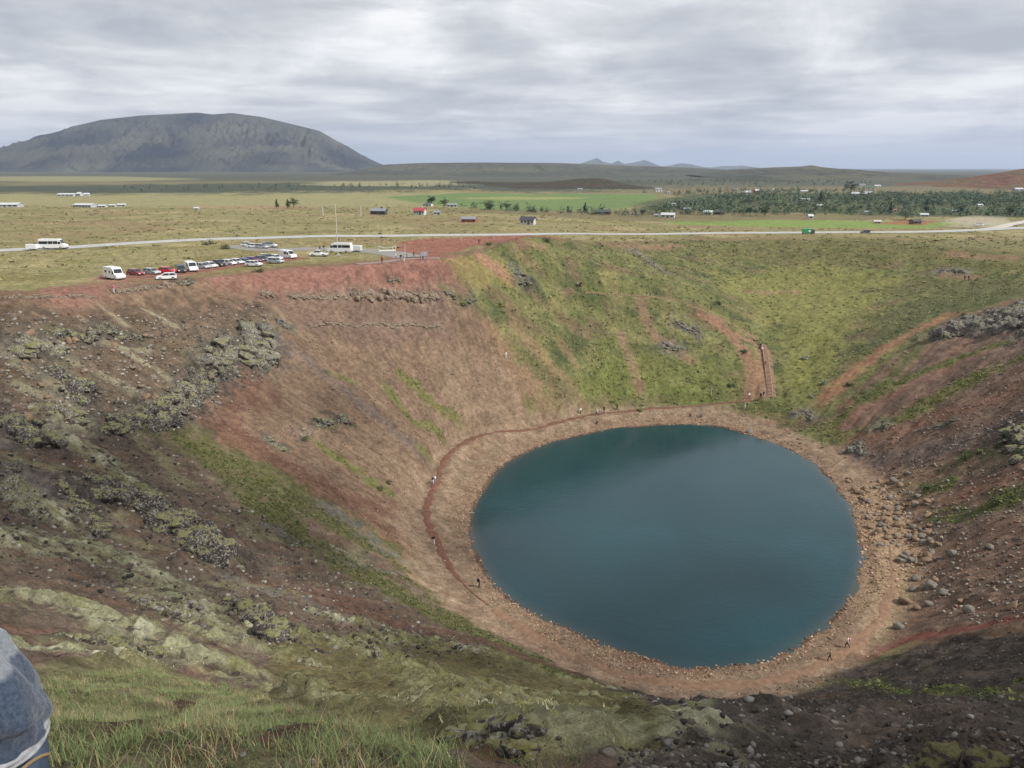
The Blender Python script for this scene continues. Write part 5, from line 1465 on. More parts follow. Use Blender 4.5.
def make_vehicle(name, L, Wd, H, low, cab, glass_top=.0, wr=.32, wx=None, sides=None, rack=False):
    """low: side profile of the painted lower body; cab: side profile of the glazed cabin; sides: [(x0, x1, z0, z1)] panes on a tall body"""
    e = bpy.data.objects.new(name, None); COL.objects.link(e)
    hw = Wd / 2
    bm = bmesh.new(); prism(bm, low, -hw, hw, .05); bevel_all(bm, .06); bm_obj('body', bm, paint((.7, .7, .7)), e)
    if cab:
        bm = bmesh.new(); prism(bm, cab, -hw + .05, hw - .05, .16); bevel_all(bm, .03); bm_obj('window', bm, M_GLASS, e)
        zt = max(z for _, z in cab); xs = [x for x, z in cab if z > zt - .03]
        bm = bmesh.new(); box(bm, (min(xs) + max(xs)) / 2, 0, zt + .0, max(xs) - min(xs) + .10, Wd - .36, .07, 0, .03); bm_obj('roof', bm, paint((.7, .7, .7)), e)
        for f in (.0, .5, 1.):                                  # pillars
            x = min(xs) + (max(xs) - min(xs)) * f
            bx = [c for c in cab if c[1] < zt - .2]
            xb = min(c[0] for c in bx) + (max(c[0] for c in bx) - min(c[0] for c in bx)) * f
            bm = bmesh.new()
            for s in (-1, 1): tube(bm, (xb, s * (hw - .045), min(z for _, z in cab)), (x, s * (hw - .205), zt), .04, .04, 6)
            bm_obj('pillar', bm, paint((.7, .7, .7)), e)
    for (x0, x1, z0_, z1_) in sides or []:
        for s in (-1, 1):
            bm = bmesh.new(); zz = (z0_ + z1_) / 2
            box(bm, (x0 + x1) / 2, s * (hw - .05 * zz / H + .0), zz, x1 - x0, .05, z1_ - z0_, 0, .015); bm_obj('window', bm, M_GLASS, e)
    for x in wx or (L * .31, -L * .30):
        for s in (-1, 1): wheel(e, x, s * (hw - .09), wr)
    zl = min(.72, H * .42)
    for s in (-1, 1):
        bm = bmesh.new(); box(bm, L / 2 - .03, s * (hw - .28), zl, .12, .36, .16, 0, .02); bm_obj('headlight', bm, M_LAMP, e)
        bm = bmesh.new(); box(bm, -L / 2 + .03, s * (hw - .18), zl + .12, .10, .2, .24, 0, .02); bm_obj('tail_light', bm, M_TAIL, e)
    bm = bmesh.new(); box(bm, L / 2 - .02, 0, .38, .14, Wd - .2, .18, 0, .03); box(bm, -L / 2 + .02, 0, .4, .14, Wd - .2, .18, 0, .03); bm_obj('bumper', bm, M_TRIM, e)
    return e


def P_hatch(): return make_vehicle('parked_car', 4.2, 1.78, 1.48, [(-2.05, .28), (2.05, .28), (2.1, .6), (1.95, .82), (1.05, .95), (-2.0, .98), (-2.1, .7)], [(1.05, .93), (.35, 1.44), (-1.55, 1.45), (-2.0, .96)])
def P_suv(): return make_vehicle('parked_car', 4.7, 1.9, 1.8, [(-2.3, .36), (2.3, .36), (2.36, .75), (2.2, 1.02), (1.15, 1.14), (-2.3, 1.16), (-2.36, .8)], [(1.15, 1.12), (.6, 1.72), (-2.0, 1.76), (-2.3, 1.14)], wr=.37)
def P_van(): return make_vehicle('parked_van', 5.4, 2.0, 2.35, [(-2.7, .34), (2.65, .34), (2.72, .8), (2.5, 1.15), (1.75, 1.3), (1.05, 2.25), (-2.65, 2.33), (-2.72, .9)], None, sides=[(.75, 1.45, 1.25, 1.85), (-.4, .55, 1.3, 1.9)], wr=.34)
def P_camper(): return make_vehicle('camper_van', 6.0, 2.1, 2.75, [(-3.0, .36), (2.9, .36), (3.0, .85), (2.75, 1.2), (2.0, 1.4), (1.35, 2.45), (.9, 2.72), (-2.9, 2.74), (-3.0, 1.0)], None, sides=[(1.0, 1.7, 1.3, 1.95), (-.3, .35, 1.5, 2.0), (-2.2, -1.4, 1.5, 2.0)], wr=.36)
def P_minibus(): return make_vehicle('minibus', 7.4, 2.2, 2.9, [(-3.7, .4), (3.55, .4), (3.68, .9), (3.45, 1.25), (2.75, 1.5), (2.1, 2.7), (1.7, 2.86), (-3.55, 2.88), (-3.7, 1.1)], None, sides=[(1.75, 2.45, 1.45, 2.15)] + [(x, x + 1.25, 1.5, 2.3) for x in (.4, -.95, -2.3, -3.5)], wr=.38)
def P_pickup(): return make_vehicle('pickup_truck', 5.2, 1.9, 1.8, [(-2.55, .4), (2.55, .4), (2.6, .8), (2.45, 1.05), (1.35, 1.15), (-.7, 1.15), (-.72, .95), (-2.55, .95), (-2.6, .7)], [(1.35, 1.13), (.75, 1.72), (-.45, 1.74), (-.7, 1.13)], wr=.38)


def windshield(e, pts, hw):
    a, b = pts
    bm = bmesh.new()
    n = Vector((a[1] - b[1], 0, b[0] - a[0])).normalized()
    if n.x < 0: n = -n
    q = [(a[0], -hw, a[1]), (a[0], hw, a[1]), (b[0], hw * .93, b[1]), (b[0], -hw * .93, b[1])]
    v0 = [bm.verts.new(Vector(p) + n * .035) for p in q]; v1 = [bm.verts.new(Vector(p) - n * .04) for p in q]
    bm.faces.new(v0); bm.faces.new(v1[::-1])
    for i in range(4): bm.faces.new((v0[i], v1[i], v1[(i + 1) % 4], v0[(i + 1) % 4]))
    bmesh.ops.recalc_face_normals(bm, faces=bm.faces)
    bm_obj('windscreen', bm, M_GLASS, e)


def P_trailer(L=3.2, H=1.9):
    e = bpy.data.objects.new('trailer', None); COL.objects.link(e)
    bm = bmesh.new(); box(bm, 0, 0, .45 + (H - .45) / 2, L, 1.8, H - .45, 0, .06); bm_obj('body', bm, paint((.7, .7, .7)), e)
    for s in (-1, 1): wheel(e, -.1, s * .88, .3, .18)
    bm = bmesh.new(); tube(bm, (L / 2, 0, .5), (L / 2 + 1.1, 0, .48), .05); box(bm, L / 2 + 1.1, 0, .48, .2, .12, .12); bm_obj('drawbar', bm, M_TRIM, e)
    bm = bmesh.new(); box(bm, -L / 2 - .01, 0, .45 + (H - .45) / 2, .05, 1.5, H - .7, 0, .02); bm_obj('door', bm, paint((.62, .62, .62)), e)
    return e


def P_truck():
    e = bpy.data.objects.new('truck', None); COL.objects.link(e)
    bm = bmesh.new(); box(bm, -.8, 0, 1.9, 4.6, 2.3, 2.3, 0, .06); bm_obj('body', bm, paint((.02, .30, .10)), e)
    bm = bmesh.new(); prism(bm, [(1.6, .55), (3.3, .55), (3.35, 1.3), (2.9, 2.5), (1.6, 2.6)], -1.1, 1.1, .08); bevel_all(bm, .06); bm_obj('cab', bm, paint((.03, .035, .035)), e)
    bm = bmesh.new(); box(bm, .3, -1.165, 1.75, 1.2, .03, 1.0); box(bm, .3, 1.165, 1.75, 1.2, .03, 1.0); bm_obj('side_panel', bm, paint((.72, .74, .72)), e)
    bm = bmesh.new(); box(bm, .2, 0, .62, 6.0, 1.0, .22, 0, .03); bm_obj('chassis', bm, M_TRIM, e)
    for x in (2.4, -1.6, -2.6):
        for s in (-1, 1): wheel(e, x, s * 1.02, .45, .28)
    windshield(e, ((3.28, 1.45), (2.95, 2.4)), 1.0)
    for s in (-1, 1):
        bm = bmesh.new(); box(bm, 3.33, s * .8, .85, .1, .3, .2, 0, .02); bm_obj('headlight', bm, M_LAMP, e)
    return e


PROTO = {'hatch': P_hatch(), 'suv': P_suv(), 'van': P_van(), 'camper': P_camper(), 'minibus': P_minibus(), 'pickup': P_pickup(), 'trailer': P_trailer(), 'truck': P_truck()}
windshield(PROTO['van'], ((1.72, 1.36), (1.1, 2.15)), .86); windshield(PROTO['camper'], ((1.95, 1.5), (1.42, 2.35)), .9); windshield(PROTO['minibus'], ((2.7, 1.6), (2.16, 2.58)), .95)
_used = set()


def vehicle(kind, u, v, rz, col, label, cat, group='parked vehicles', lift=0., scale=1.):
    e = PROTO[kind] if kind not in _used else copy_tree(PROTO[kind])
    _used.add(kind)
    p = gpos(u, v); e.location = (p[0], p[1], p[2] + lift); e.rotation_euler = (0, 0, math.radians(rz)); e.scale = (scale * .9,) * 3
    tag(e, label, cat, group)
    if kind != 'truck':
        for ch in e.children:
            if ch.name.split('.')[0] in ('body', 'roof', 'pillar'):
                ch.material_slots[0].link = 'OBJECT'; ch.material_slots[0].material = paint(col)
    return e


WH, SIL, BLK = (.78, .79, .80), (.42, .44, .46), (.03, .032, .036)
VEH = [('camper', 115, 279.3, -38, WH, 'tall white camper van at the left end of the parked row', 'van'), ('hatch', 136, 275.5, -28, (.22, .025, .035), 'dark red car next to the tall white camper van', 'car'), ('hatch', 152, 274.5, -25, SIL, 'silver car between the dark red and the bright red car', 'car'),
       ('hatch', 168, 273.3, -10, (.62, .02, .03), 'bright red car in the parked row', 'car'), ('hatch', 167, 279.5, 200, WH, 'small white car half hidden in front of the bright red car', 'car'), ('suv', 181, 272.5, -60, BLK, 'black off-road car right of the bright red car', 'car'),
       ('van', 191.5, 271.2, -55, WH, 'white delivery van right of the black off-road car', 'van'), ('hatch', 203, 268.8, -30, SIL, 'silver hatchback right of the white delivery van', 'car'), ('hatch', 210.5, 267.8, -35, WH, 'white hatchback right of the silver hatchback', 'car'),
       ('pickup', 217.5, 266.6, -32, (.035, .04, .05), 'dark pickup truck in the middle of the parked row', 'pickup truck'), ('hatch', 229, 265.2, -25, WH, 'white car right of the dark pickup truck', 'car'), ('hatch', 237, 264.2, -30, (.70, .71, .72), 'second white car right of the dark pickup truck', 'car'),
       ('hatch', 246, 263.8, -35, (.06, .13, .38), 'blue car in the parked row', 'car'), ('hatch', 253.5, 262.4, -30, (.20, .05, .13), 'purple-red car right of the blue car', 'car'), ('hatch', 254, 266.3, -15, (.74, .75, .76), 'white car standing out in front of the purple-red car', 'car'),
       ('hatch', 261.5, 261.3, -45, (.05, .055, .06), 'black car right of the purple-red car', 'car'), ('suv', 268, 260.6, -40, WH, 'white off-road car left of the white motorhome', 'car'), ('hatch', 276, 260, -35, (.72, .73, .75), 'white hatchback between the white off-road car and the motorhome', 'car'), ('hatch', 276, 263.3, -20, SIL, 'silver car parked in front of the white off-road car', 'car'),
       ('van', 288, 258.5, -35, WH, 'white motorhome at the right end of the parked row', 'van'), ('hatch', 248, 246.6, -8, (.74, .74, .74), 'white car at the left end of the far parked row by the road', 'car'), ('hatch', 254, 248, -15, WH, 'second white car in the far parked row by the road', 'car'),
       ('hatch', 262, 248.6, -20, SIL, 'silver car in the far parked row by the road', 'car'), ('suv', 269.5, 247.6, -10, (.55, .57, .60), 'pale grey off-road car at the right end of the far parked row', 'car'), ('pickup', 319, 256.3, 175, WH, 'small white pickup with a grey bed left of the flagpole', 'pickup truck'),
       ('minibus', 340, 252.6, 172, WH, 'white minibus parked behind the flagpole', 'minibus'), ('trailer', 356.5, 251.8, 172, WH, 'white box trailer behind the parked minibus', 'trailer')]
for kind, u, v, rz, col, lab, cat in VEH: vehicle(kind, u, v, rz, col, lab, cat)
vehicle('minibus', 54, 249.2, 5, WH, 'white minibus driving along the road at the far left', 'minibus', 'road traffic', .05, 1.08)
vehicle('trailer', 32.5, 250.3, 5, WH, 'white box trailer towed by the minibus on the road', 'trailer', 'road traffic', .05, .95)
vehicle('truck', 808, 234.2, 2, None, 'green box truck with a white side panel and dark cab on the road', 'truck', 'road traffic', .05, .82)
vehicle('hatch', 865, 233.2, 182, BLK, 'dark car on the road right of the green truck', 'car', 'road traffic', .05)
vehicle('suv', 978, 226.6, 130, WH, 'white car raising dust at the road junction', 'car', 'road traffic', .3)

# ------------------------------------------------------------------ poles, gate, posts, stairs
p = gpos(338, 255.5); e = empty('flagpole', p, 0, 'tall bare white flagpole beside the parked minibus', 'flagpole')
bm = bmesh.new(); tube(bm, (0, 0, 0), (0, 0, 12.4), .11, .08, 10); bm_obj('pole', bm, pm(WHITE), e)
bm = bmesh.new(); bmesh.ops.create_uvsphere(bm, u_segments=10, v_segments=6, radius=.14, matrix=Matrix.Translation((0, 0, 12.7))); bm_obj('finial', bm, pm((.6, .5, .25)), e)
bm = bmesh.new(); box(bm, 0, 0, .1, .7, .7, .3, 0, .04); bm_obj('base', bm, pm(GREY), e)
a, b = gpos(379, 252.8), gpos(395.5, 252.2); c = (a + b) / 2; w = np.hypot(*(b - a)[:2])
e = empty('gate', c, math.atan2(b[1] - a[1], b[0] - a[0]), 'white entrance gate frame with a sagging top rail by the visitor platform', 'gate')
for s in (-1, 1):
    bm = bmesh.new(); tube(bm, (s * w / 2, 0, -.2), (s * w / 2, 0, 1.9), .09, .08, 8); bm_obj('post', bm, pm(WHITE), e)
bm = bmesh.new(); pts = [(-w / 2 + w * k / 10, 0, 1.75 - .55 * (1 - (k / 5 - 1) ** 2)) for k in range(11)]
for q0, q1 in zip(pts, pts[1:]): tube(bm, q0, q1, .07, .07, 6)
bm_obj('rail', bm, pm(WHITE), e)
bm = bmesh.new(); box(bm, 0, 0, .55, w * .96, .05, .35, 0, .01); bm_obj('panel', bm, pm((.72, .72, .70)), e)


def post(u, v, h, r, col, label, cat='post', name='post', cap=True):
    p = gpos(u, v); e = empty(name, p, 0, label, cat)
    bm = bmesh.new(); tube(bm, (0, 0, -.3), (0, 0, h), r, r * .85, 8); bm_obj('pole', bm, pm(col), e)
    if cap:
        bm = bmesh.new(); box(bm, 0, 0, h + .05, r * 3, r * 3, .12, 0, .02); bm_obj('cap', bm, pm(GREY), e)


post(405, 254.5, 2.6, .07, WHITE, 'slim white post beside the people on the visitor platform', name='post')
post(461, 240, 2.2, .07, (.5, .5, .48), 'slim grey post left of the red path on the far rim')
post(494, 239.2, 1.5, .10, WHITE, 'short white post beside the red path on the far rim')
post(323, 215.5, 4.2, .22, WHITE, 'white roadside pole on the plain above the parked minibus')
post(361, 215.5, 4.6, .16, (.55, .55, .53), 'grey pole on the plain left of the dark long farmhouse')
post(604, 240.6, 1.6, .12, (.10, .08, .07), 'dark short pole by the road above the green knoll')
post(711, 395.5, 1.5, .09, WHITE, 'white marker stake on the green foot of the knoll')
post(372, 262, 1.1, .09, (.35, .33, .3), 'short grey post on the visitor platform left of the people')
p = gpos(424, 259.5); e = empty('information_board', p, .2, 'grey information board right of the visitor platform', 'sign')
bm = bmesh.new(); box(bm, 0, 0, 1.35, 1.8, .08, 1.0, 0, .02); bm_obj('panel', bm, pm((.33, .36, .40)), e)
for s in (-1, 1):
    bm = bmesh.new(); tube(bm, (s * .8, 0, -.3), (s * .8, 0, 1.9), .06, .06, 6); bm_obj('post', bm, pm(BROWN), e)

# timber stairs down to the lake
S0, S1 = gpos(764, 348), gpos(771, 399)
d = S1 - S0; Ls = np.hypot(d[0], d[1]); az = math.atan2(d[1], d[0])
e = empty('staircase', S1, 0, 'pale straight staircase beside the red trail at the head of the lake', 'staircase')
ns = 46; M_TIMBER = simple('weathered_timber', (.30, .195, .13), .85, 0, .25, 3)
dirx, diry = d[0] / Ls, d[1] / Ls
for k in range(ns):
    f = (k + .5) / ns; x, y = S0[0] + d[0] * f, S0[1] + d[1] * f
    z = float(z0(x, y)) + .22
    bm = bmesh.new(); box(bm, x - S1[0], y - S1[1], z - S1[2], Ls / ns * .98, 1.05, .12, az, .01); bm_obj('tread', bm, M_TIMBER, e)
for s in (-1, 1):
    bm = bmesh.new(); prev = None
    for k in range(25):
        f = k / 24; x, y = S0[0] + d[0] * f - diry * .6 * s, S0[1] + d[1] * f + dirx * .6 * s
        q = (x - S1[0], y - S1[1], float(z0(x, y)) + .16 - S1[2])
        if prev: tube(bm, prev, q, .11, .11, 6)
        prev = q
    bm_obj('stringer', bm, M_TIMBER, e)

# dust hanging over the junction
bm = bmesh.new(); bmesh.ops.create_icosphere(bm, subdivisions=3, radius=1); p = gpos(985, 228)
for q in bm.verts: q.co *= 1 + .3 * mnoise.noise(q.co * 1.5)
o = bm_obj('dust', bm, bpy.data.materials.new('road_dust')); o.location = p + np.array([0, 4, 2.2]); o.scale = (17, 9, 3.4)
m = o.data.materials[0]; m.use_nodes = True; nt = m.node_tree; nt.nodes.clear(); out = nt.nodes.new('ShaderNodeOutputMaterial'); vn = nt.nodes.new('ShaderNodeVolumePrincipled')
vn.inputs['Color'].default_value = (.85, .80, .72, 1); vn.inputs['Density'].default_value = .03; lk(nt, vn.outputs[0], out.inputs['Volume']); tag(o, kind='stuff')
# ------------------------------------------------------------------ people
def skin_mesh(name, verts, edges, radii, sub=1, root=0):
    me = bpy.data.meshes.new(name); me.from_pydata([Vector(v) for v in verts], edges, [])
    o = bpy.data.objects.new(name, me); COL.objects.link(o)
    mod = o.modifiers.new('skin', 'SKIN'); mod.use_smooth_shade = True
    for i, r in enumerate(radii):
        rr = r if hasattr(r, '__len__') else (r, r)
        me.skin_vertices[0].data[i].radius = rr; me.skin_vertices[0].data[i].use_root = (i == root)
    if sub: sm = o.modifiers.new('sub', 'SUBSURF'); sm.levels = sub; sm.render_levels = sub
    dg = bpy.context.evaluated_depsgraph_get()
    out = bpy.data.meshes.new_from_object(o.evaluated_get(dg))
    bpy.data.objects.remove(o); bpy.data.meshes.remove(me)
    out.name = name
    return out


# joints for a 1.72 m figure facing +y; region: 0 skin 1 top 2 trousers 3 shoes 4 hair
def skeleton(pose):
    J = {'pelvis': (0, 0, .93), 'waist': (0, .0, 1.08), 'chest': (0, .01, 1.30), 'neck': (0, 0, 1.46), 'head': (0, .02, 1.58), 'crown': (0, .0, 1.68),
         'shl': (-.18, 0, 1.40), 'ell': (-.24, -.03, 1.13), 'wrl': (-.24, .06, .90), 'hal': (-.24, .09, .82), 'shr': (.18, 0, 1.40), 'elr': (.24, -.03, 1.13), 'wrr': (.24, .06, .90), 'har': (.24, .09, .82),
         'hil': (-.10, 0, .90), 'knl': (-.11, .02, .50), 'anl': (-.11, -.02, .09), 'tol': (-.12, .14, .04), 'hir': (.10, 0, .90), 'knr': (.11, .02, .50), 'anr': (.11, -.02, .09), 'tor': (.12, .14, .04)}
    if pose == 'walk':
        J.update(knl=(-.10, .20, .53), anl=(-.10, .22, .10), tol=(-.10, .38, .06), knr=(.10, -.04, .49), anr=(.10, -.32, .14), tor=(.10, -.20, .04), wrl=(-.25, -.10, .92), hal=(-.25, -.12, .84), wrr=(.25, .20, .95), har=(.25, .24, .88))
    if pose == 'sit':
        dz = -.62
        for k in ('pelvis', 'waist', 'chest', 'neck', 'head', 'crown', 'shl', 'shr', 'ell', 'elr', 'wrl', 'wrr', 'hal', 'har', 'hil', 'hir'):
            x, y, z = J[k]; J[k] = (x, y, z + dz)
        J.update(hil=(-.1, .02, .22), hir=(.1, .02, .22), pelvis=(0, 0, .25), knl=(-.14, .38, .48), anl=(-.14, .52, .09), tol=(-.14, .66, .04), knr=(.14, .38, .48), anr=(.14, .52, .09), tor=(.14, .66, .04),
                 wrl=(-.16, .30, .46), hal=(-.13, .37, .48), wrr=(.16, .30, .46), har=(.13, .37, .48), ell=(-.26, .08, .52), elr=(.26, .08, .52))
    if pose == 'raise':
        J.update(ell=(-.36, .05, 1.56), wrl=(-.30, .08, 1.80), hal=(-.28, .09, 1.88), elr=(.36, .05, 1.56), wrr=(.30, .08, 1.80), har=(.28, .09, 1.88))
    if pose == 'photo':
        J.update(ell=(-.25, .10, 1.18), wrl=(-.12, .30, 1.38), hal=(-.07, .34, 1.44), elr=(.25, .10, 1.18), wrr=(.12, .30, 1.38), har=(.07, .34, 1.44))
    E = [('pelvis', 'waist'), ('waist', 'chest'), ('chest', 'neck'), ('neck', 'head'), ('head', 'crown'), ('chest', 'shl'), ('shl', 'ell'), ('ell', 'wrl'), ('wrl', 'hal'), ('chest', 'shr'), ('shr', 'elr'), ('elr', 'wrr'), ('wrr', 'har'),
         ('pelvis', 'hil'), ('hil', 'knl'), ('knl', 'anl'), ('anl', 'tol'), ('pelvis', 'hir'), ('hir', 'knr'), ('knr', 'anr'), ('anr', 'tor')]
    R = {'pelvis': (.15, .115), 'waist': (.14, .105), 'chest': (.17, .12), 'neck': .062, 'head': (.085, .105), 'crown': (.07, .08), 'sh': .075, 'el': .052, 'wr': .04, 'ha': .045, 'hi': .10, 'kn': .066, 'an': .048, 'to': .045}
    reg = {('neck', 'head'): 0, ('head', 'crown'): 4, ('wrl', 'hal'): 0, ('wrr', 'har'): 0, ('anl', 'tol'): 3, ('anr', 'tor'): 3}
    names = list(J)
    rad = [R.get(n, R.get(n[:-1], .06)) for n in names]
    rg = [reg.get(e, 2 if e[0][:2] in ('hi', 'kn') or e in (('pelvis', 'hil'), ('pelvis', 'hir')) else 1) for e in E]
    return names, [J[n] for n in names], [(names.index(a), names.index(b)) for a, b in E], rad, rg


BODY = {}


def body_mesh(pose, sub=1):
    if (pose, sub) in BODY: return BODY[pose, sub]
    n, V, E, R, rg = skeleton(pose)
    me = skin_mesh('body', V, E, R, sub)
    P = [(np.array(V[a]), np.array(V[b])) for a, b in E]
    idx = []
    for f in me.polygons:
        c = np.array(f.center); best = (1e9, 0)
        for (a, b), g in zip(P, rg):
            t = np.clip(np.dot(c - a, b - a) / max(np.dot(b - a, b - a), 1e-9), 0, 1); q = np.linalg.norm(c - a - t * (b - a))
            if q < best[0]: best = (q, g)
        g = best[1]
        if g == 4 and c[1] > .07 and c[2] < V[n.index('head')][2] + .05: g = 0
        if g == 0 and abs(c[0]) < .14 and c[1] < -.02 and c[2] > V[n.index('head')][2] - .08: g = 4
        idx.append(g)
    for _ in range(5): me.materials.append(None)
    me.polygons.foreach_set('material_index', np.array(idx, np.int32))
    BODY[pose, sub] = me
    return me


SKIN = simple('skin', (.50, .33, .25), .55, 0, .06, 8)


def cloth(col): return simple('cloth_%d_%d_%d' % tuple(int(1000 * c) for c in col), col, .85, 0, .12, 10, .15)


def person(u, v, pose, rz, top, trousers, label, hair=(.05, .035, .025), scale=1., group='visitors around the crater', bag=None, lift=0.):
    e = empty('person', gpos(u, v) + np.array([0, 0, lift]), math.radians(rz), label, 'person', group)
    me = body_mesh(pose)
    o = link(bpy.data.objects.new('body', me), e); o.scale = (scale,) * 3
    for s, m in zip(o.material_slots, (SKIN, cloth(top), cloth(trousers), cloth((.04, .035, .03)), cloth(hair))):
        s.link = 'OBJECT'; s.material = m
    if bag:
        zc_ = (1.22 if pose != 'sit' else .6) * scale
        bm = bmesh.new(); box(bm, 0, -.2 * scale, zc_, .32 * scale, .2 * scale, .46 * scale, 0, .06); bm_obj('backpack', bm, cloth(bag), e, True)
    return e


BK, WT, GY, RD, BL, NV, TN, PK, KH = (.025, .025, .028), (.72, .72, .70), (.26, .27, .29), (.38, .04, .04), (.07, .14, .30), (.03, .04, .08), (.34, .26, .18), (.62, .22, .28), (.15, .14, .09)
PEOPLE = [
    (114, 293.5, 'stand', 150, PK, WT, 'visitor in a pink top and white trousers standing among crest rocks', None), (382, 263.3, 'stand', 20, (.25, .03, .03), BK, 'visitor in dark red standing alone on the platform', None), (396, 259.6, 'stand', 90, WT, NV, 'visitor in white at the left of the platform group', None), (401, 261, 'walk', 200, BK, GY, 'visitor in black in the middle of the platform group', None),
    (404, 262, 'walk', 180, GY, WT, 'visitor with white trousers at the front of the platform group', None), (407, 258.7, 'stand', 270, BL, BK, 'visitor in blue at the right of the platform group', None), (423, 260.3, 'walk', 280, GY, NV, 'visitor in grey walking right of the platform', None), (427, 260.6, 'stand', 100, (.30, .31, .36), GY, 'visitor in pale grey beside the information board', None),
    (414, 257.3, 'walk', 80, NV, BK, 'visitor in navy on the path behind the platform', None), (479, 244.5, 'walk', 60, BK, BK, 'visitor in black walking on the red path of the far rim', None), (324, 250.8, 'stand', 10, BK, GY, 'person in black standing left of the parked minibus', None), (320, 250.6, 'stand', 30, KH, BK, 'person in khaki standing left of the parked minibus', None),
    (577.5, 287.5, 'walk', 100, WT, BK, 'hiker in white on the green knoll path', None), (580.5, 287.3, 'walk', 100, NV, BK, 'hiker in navy right beside the one in white on the knoll path', (.05, .05, .07)), (646.5, 297, 'walk', 270, BK, GY, 'hiker in black on the upper trail above the red gully', None), (650, 296.6, 'walk', 270, KH, BK, 'hiker in khaki on the upper trail above the red gully', None), (600, 284.5, 'walk', 90, BK, BK, 'lone hiker in black on the upper green meadow', None),
    (506, 358.5, 'stand', 0, WT, WT, 'person dressed all in white on the open scree between red slope and knoll', None), (435, 483.5, 'walk', 190, WT, GY, 'walker in white on the shore path at the left of the lake', (.06, .08, .12)), (433, 484.5, 'walk', 195, BK, WT, 'walker with pale trousers beside the one in white on the shore path', None), (433.5, 544.5, 'walk', 20, BK, WT, 'walker in black top and white trousers on the red shore path', None),
    (479, 587.5, 'stand', -70, BK, BK, 'person all in black standing by the water at the near left shore', BK), (580.5, 414, 'stand', 200, WT, BK, 'person in a white top leftmost on the far shore', None), (596.5, 415.5, 'walk', 90, GY, BK, 'person in grey in the far shore group', WT), (600, 414.5, 'stand', 270, (.4, .42, .48), (.3, .32, .37), 'person in pale blue-grey in the far shore group', None), (604, 412.5, 'stand', 180, BK, BK, 'person in black right of the pale blue-grey one on the far shore', None),
    (617, 410, 'raise', 180, BK, BK, 'person in black with both arms raised on the far shore', None), (597, 423.5, 'sit', 180, KH, BK, 'person in khaki sitting close to the water on the far shore', None), (690, 416.5, 'sit', 180, (.16, .05, .05), BK, 'person in dark red sitting on the far shore', None), (700.5, 417, 'sit', 190, (.14, .15, .18), BK, 'person in dark grey sitting right of the dark red one on the far shore', None),
    (744.5, 408.5, 'walk', 170, GY, WT, 'walker in grey on the shore below the staircase', None), (749, 398.8, 'walk', 200, WT, BK, 'person in white at the foot of the staircase', None), (760.5, 399, 'walk', 170, BK, NV, 'person in black at the bottom of the staircase', BK), (763.5, 397.5, 'walk', 180, NV, GY, 'person in navy on the lowest stairs', None), (762, 352.5, 'walk', 190, WT, RD, 'person in white and red at the top of the staircase', None),
    (760, 348.5, 'walk', 160, BK, BK, 'person in black just above the top of the staircase', None), (765, 366, 'walk', 185, (.30, .12, .10), BK, 'person in rusty red partway down the staircase', None), (847, 648, 'walk', 60, WT, BK, 'walker in white with a pink bag on the near right shore', PK), (829.5, 661, 'walk', 75, TN, BK, 'walker in tan on the near right shore behind the one with the pink bag', None),
    (964.5, 280.5, 'stand', 180, BK, BK, 'hiker in black on the far right rim beside the red patch', None), (968.5, 280.5, 'stand', 200, NV, BK, 'second hiker in navy on the far right rim beside the red patch', RD),
]
for u, v, pose, rz, top, tr, lab, bag in PEOPLE: person(u, v, pose, rz, top, tr, lab, bag=bag, hair=random.choice([(.05, .035, .025), (.16, .10, .05), (.30, .22, .12)]))


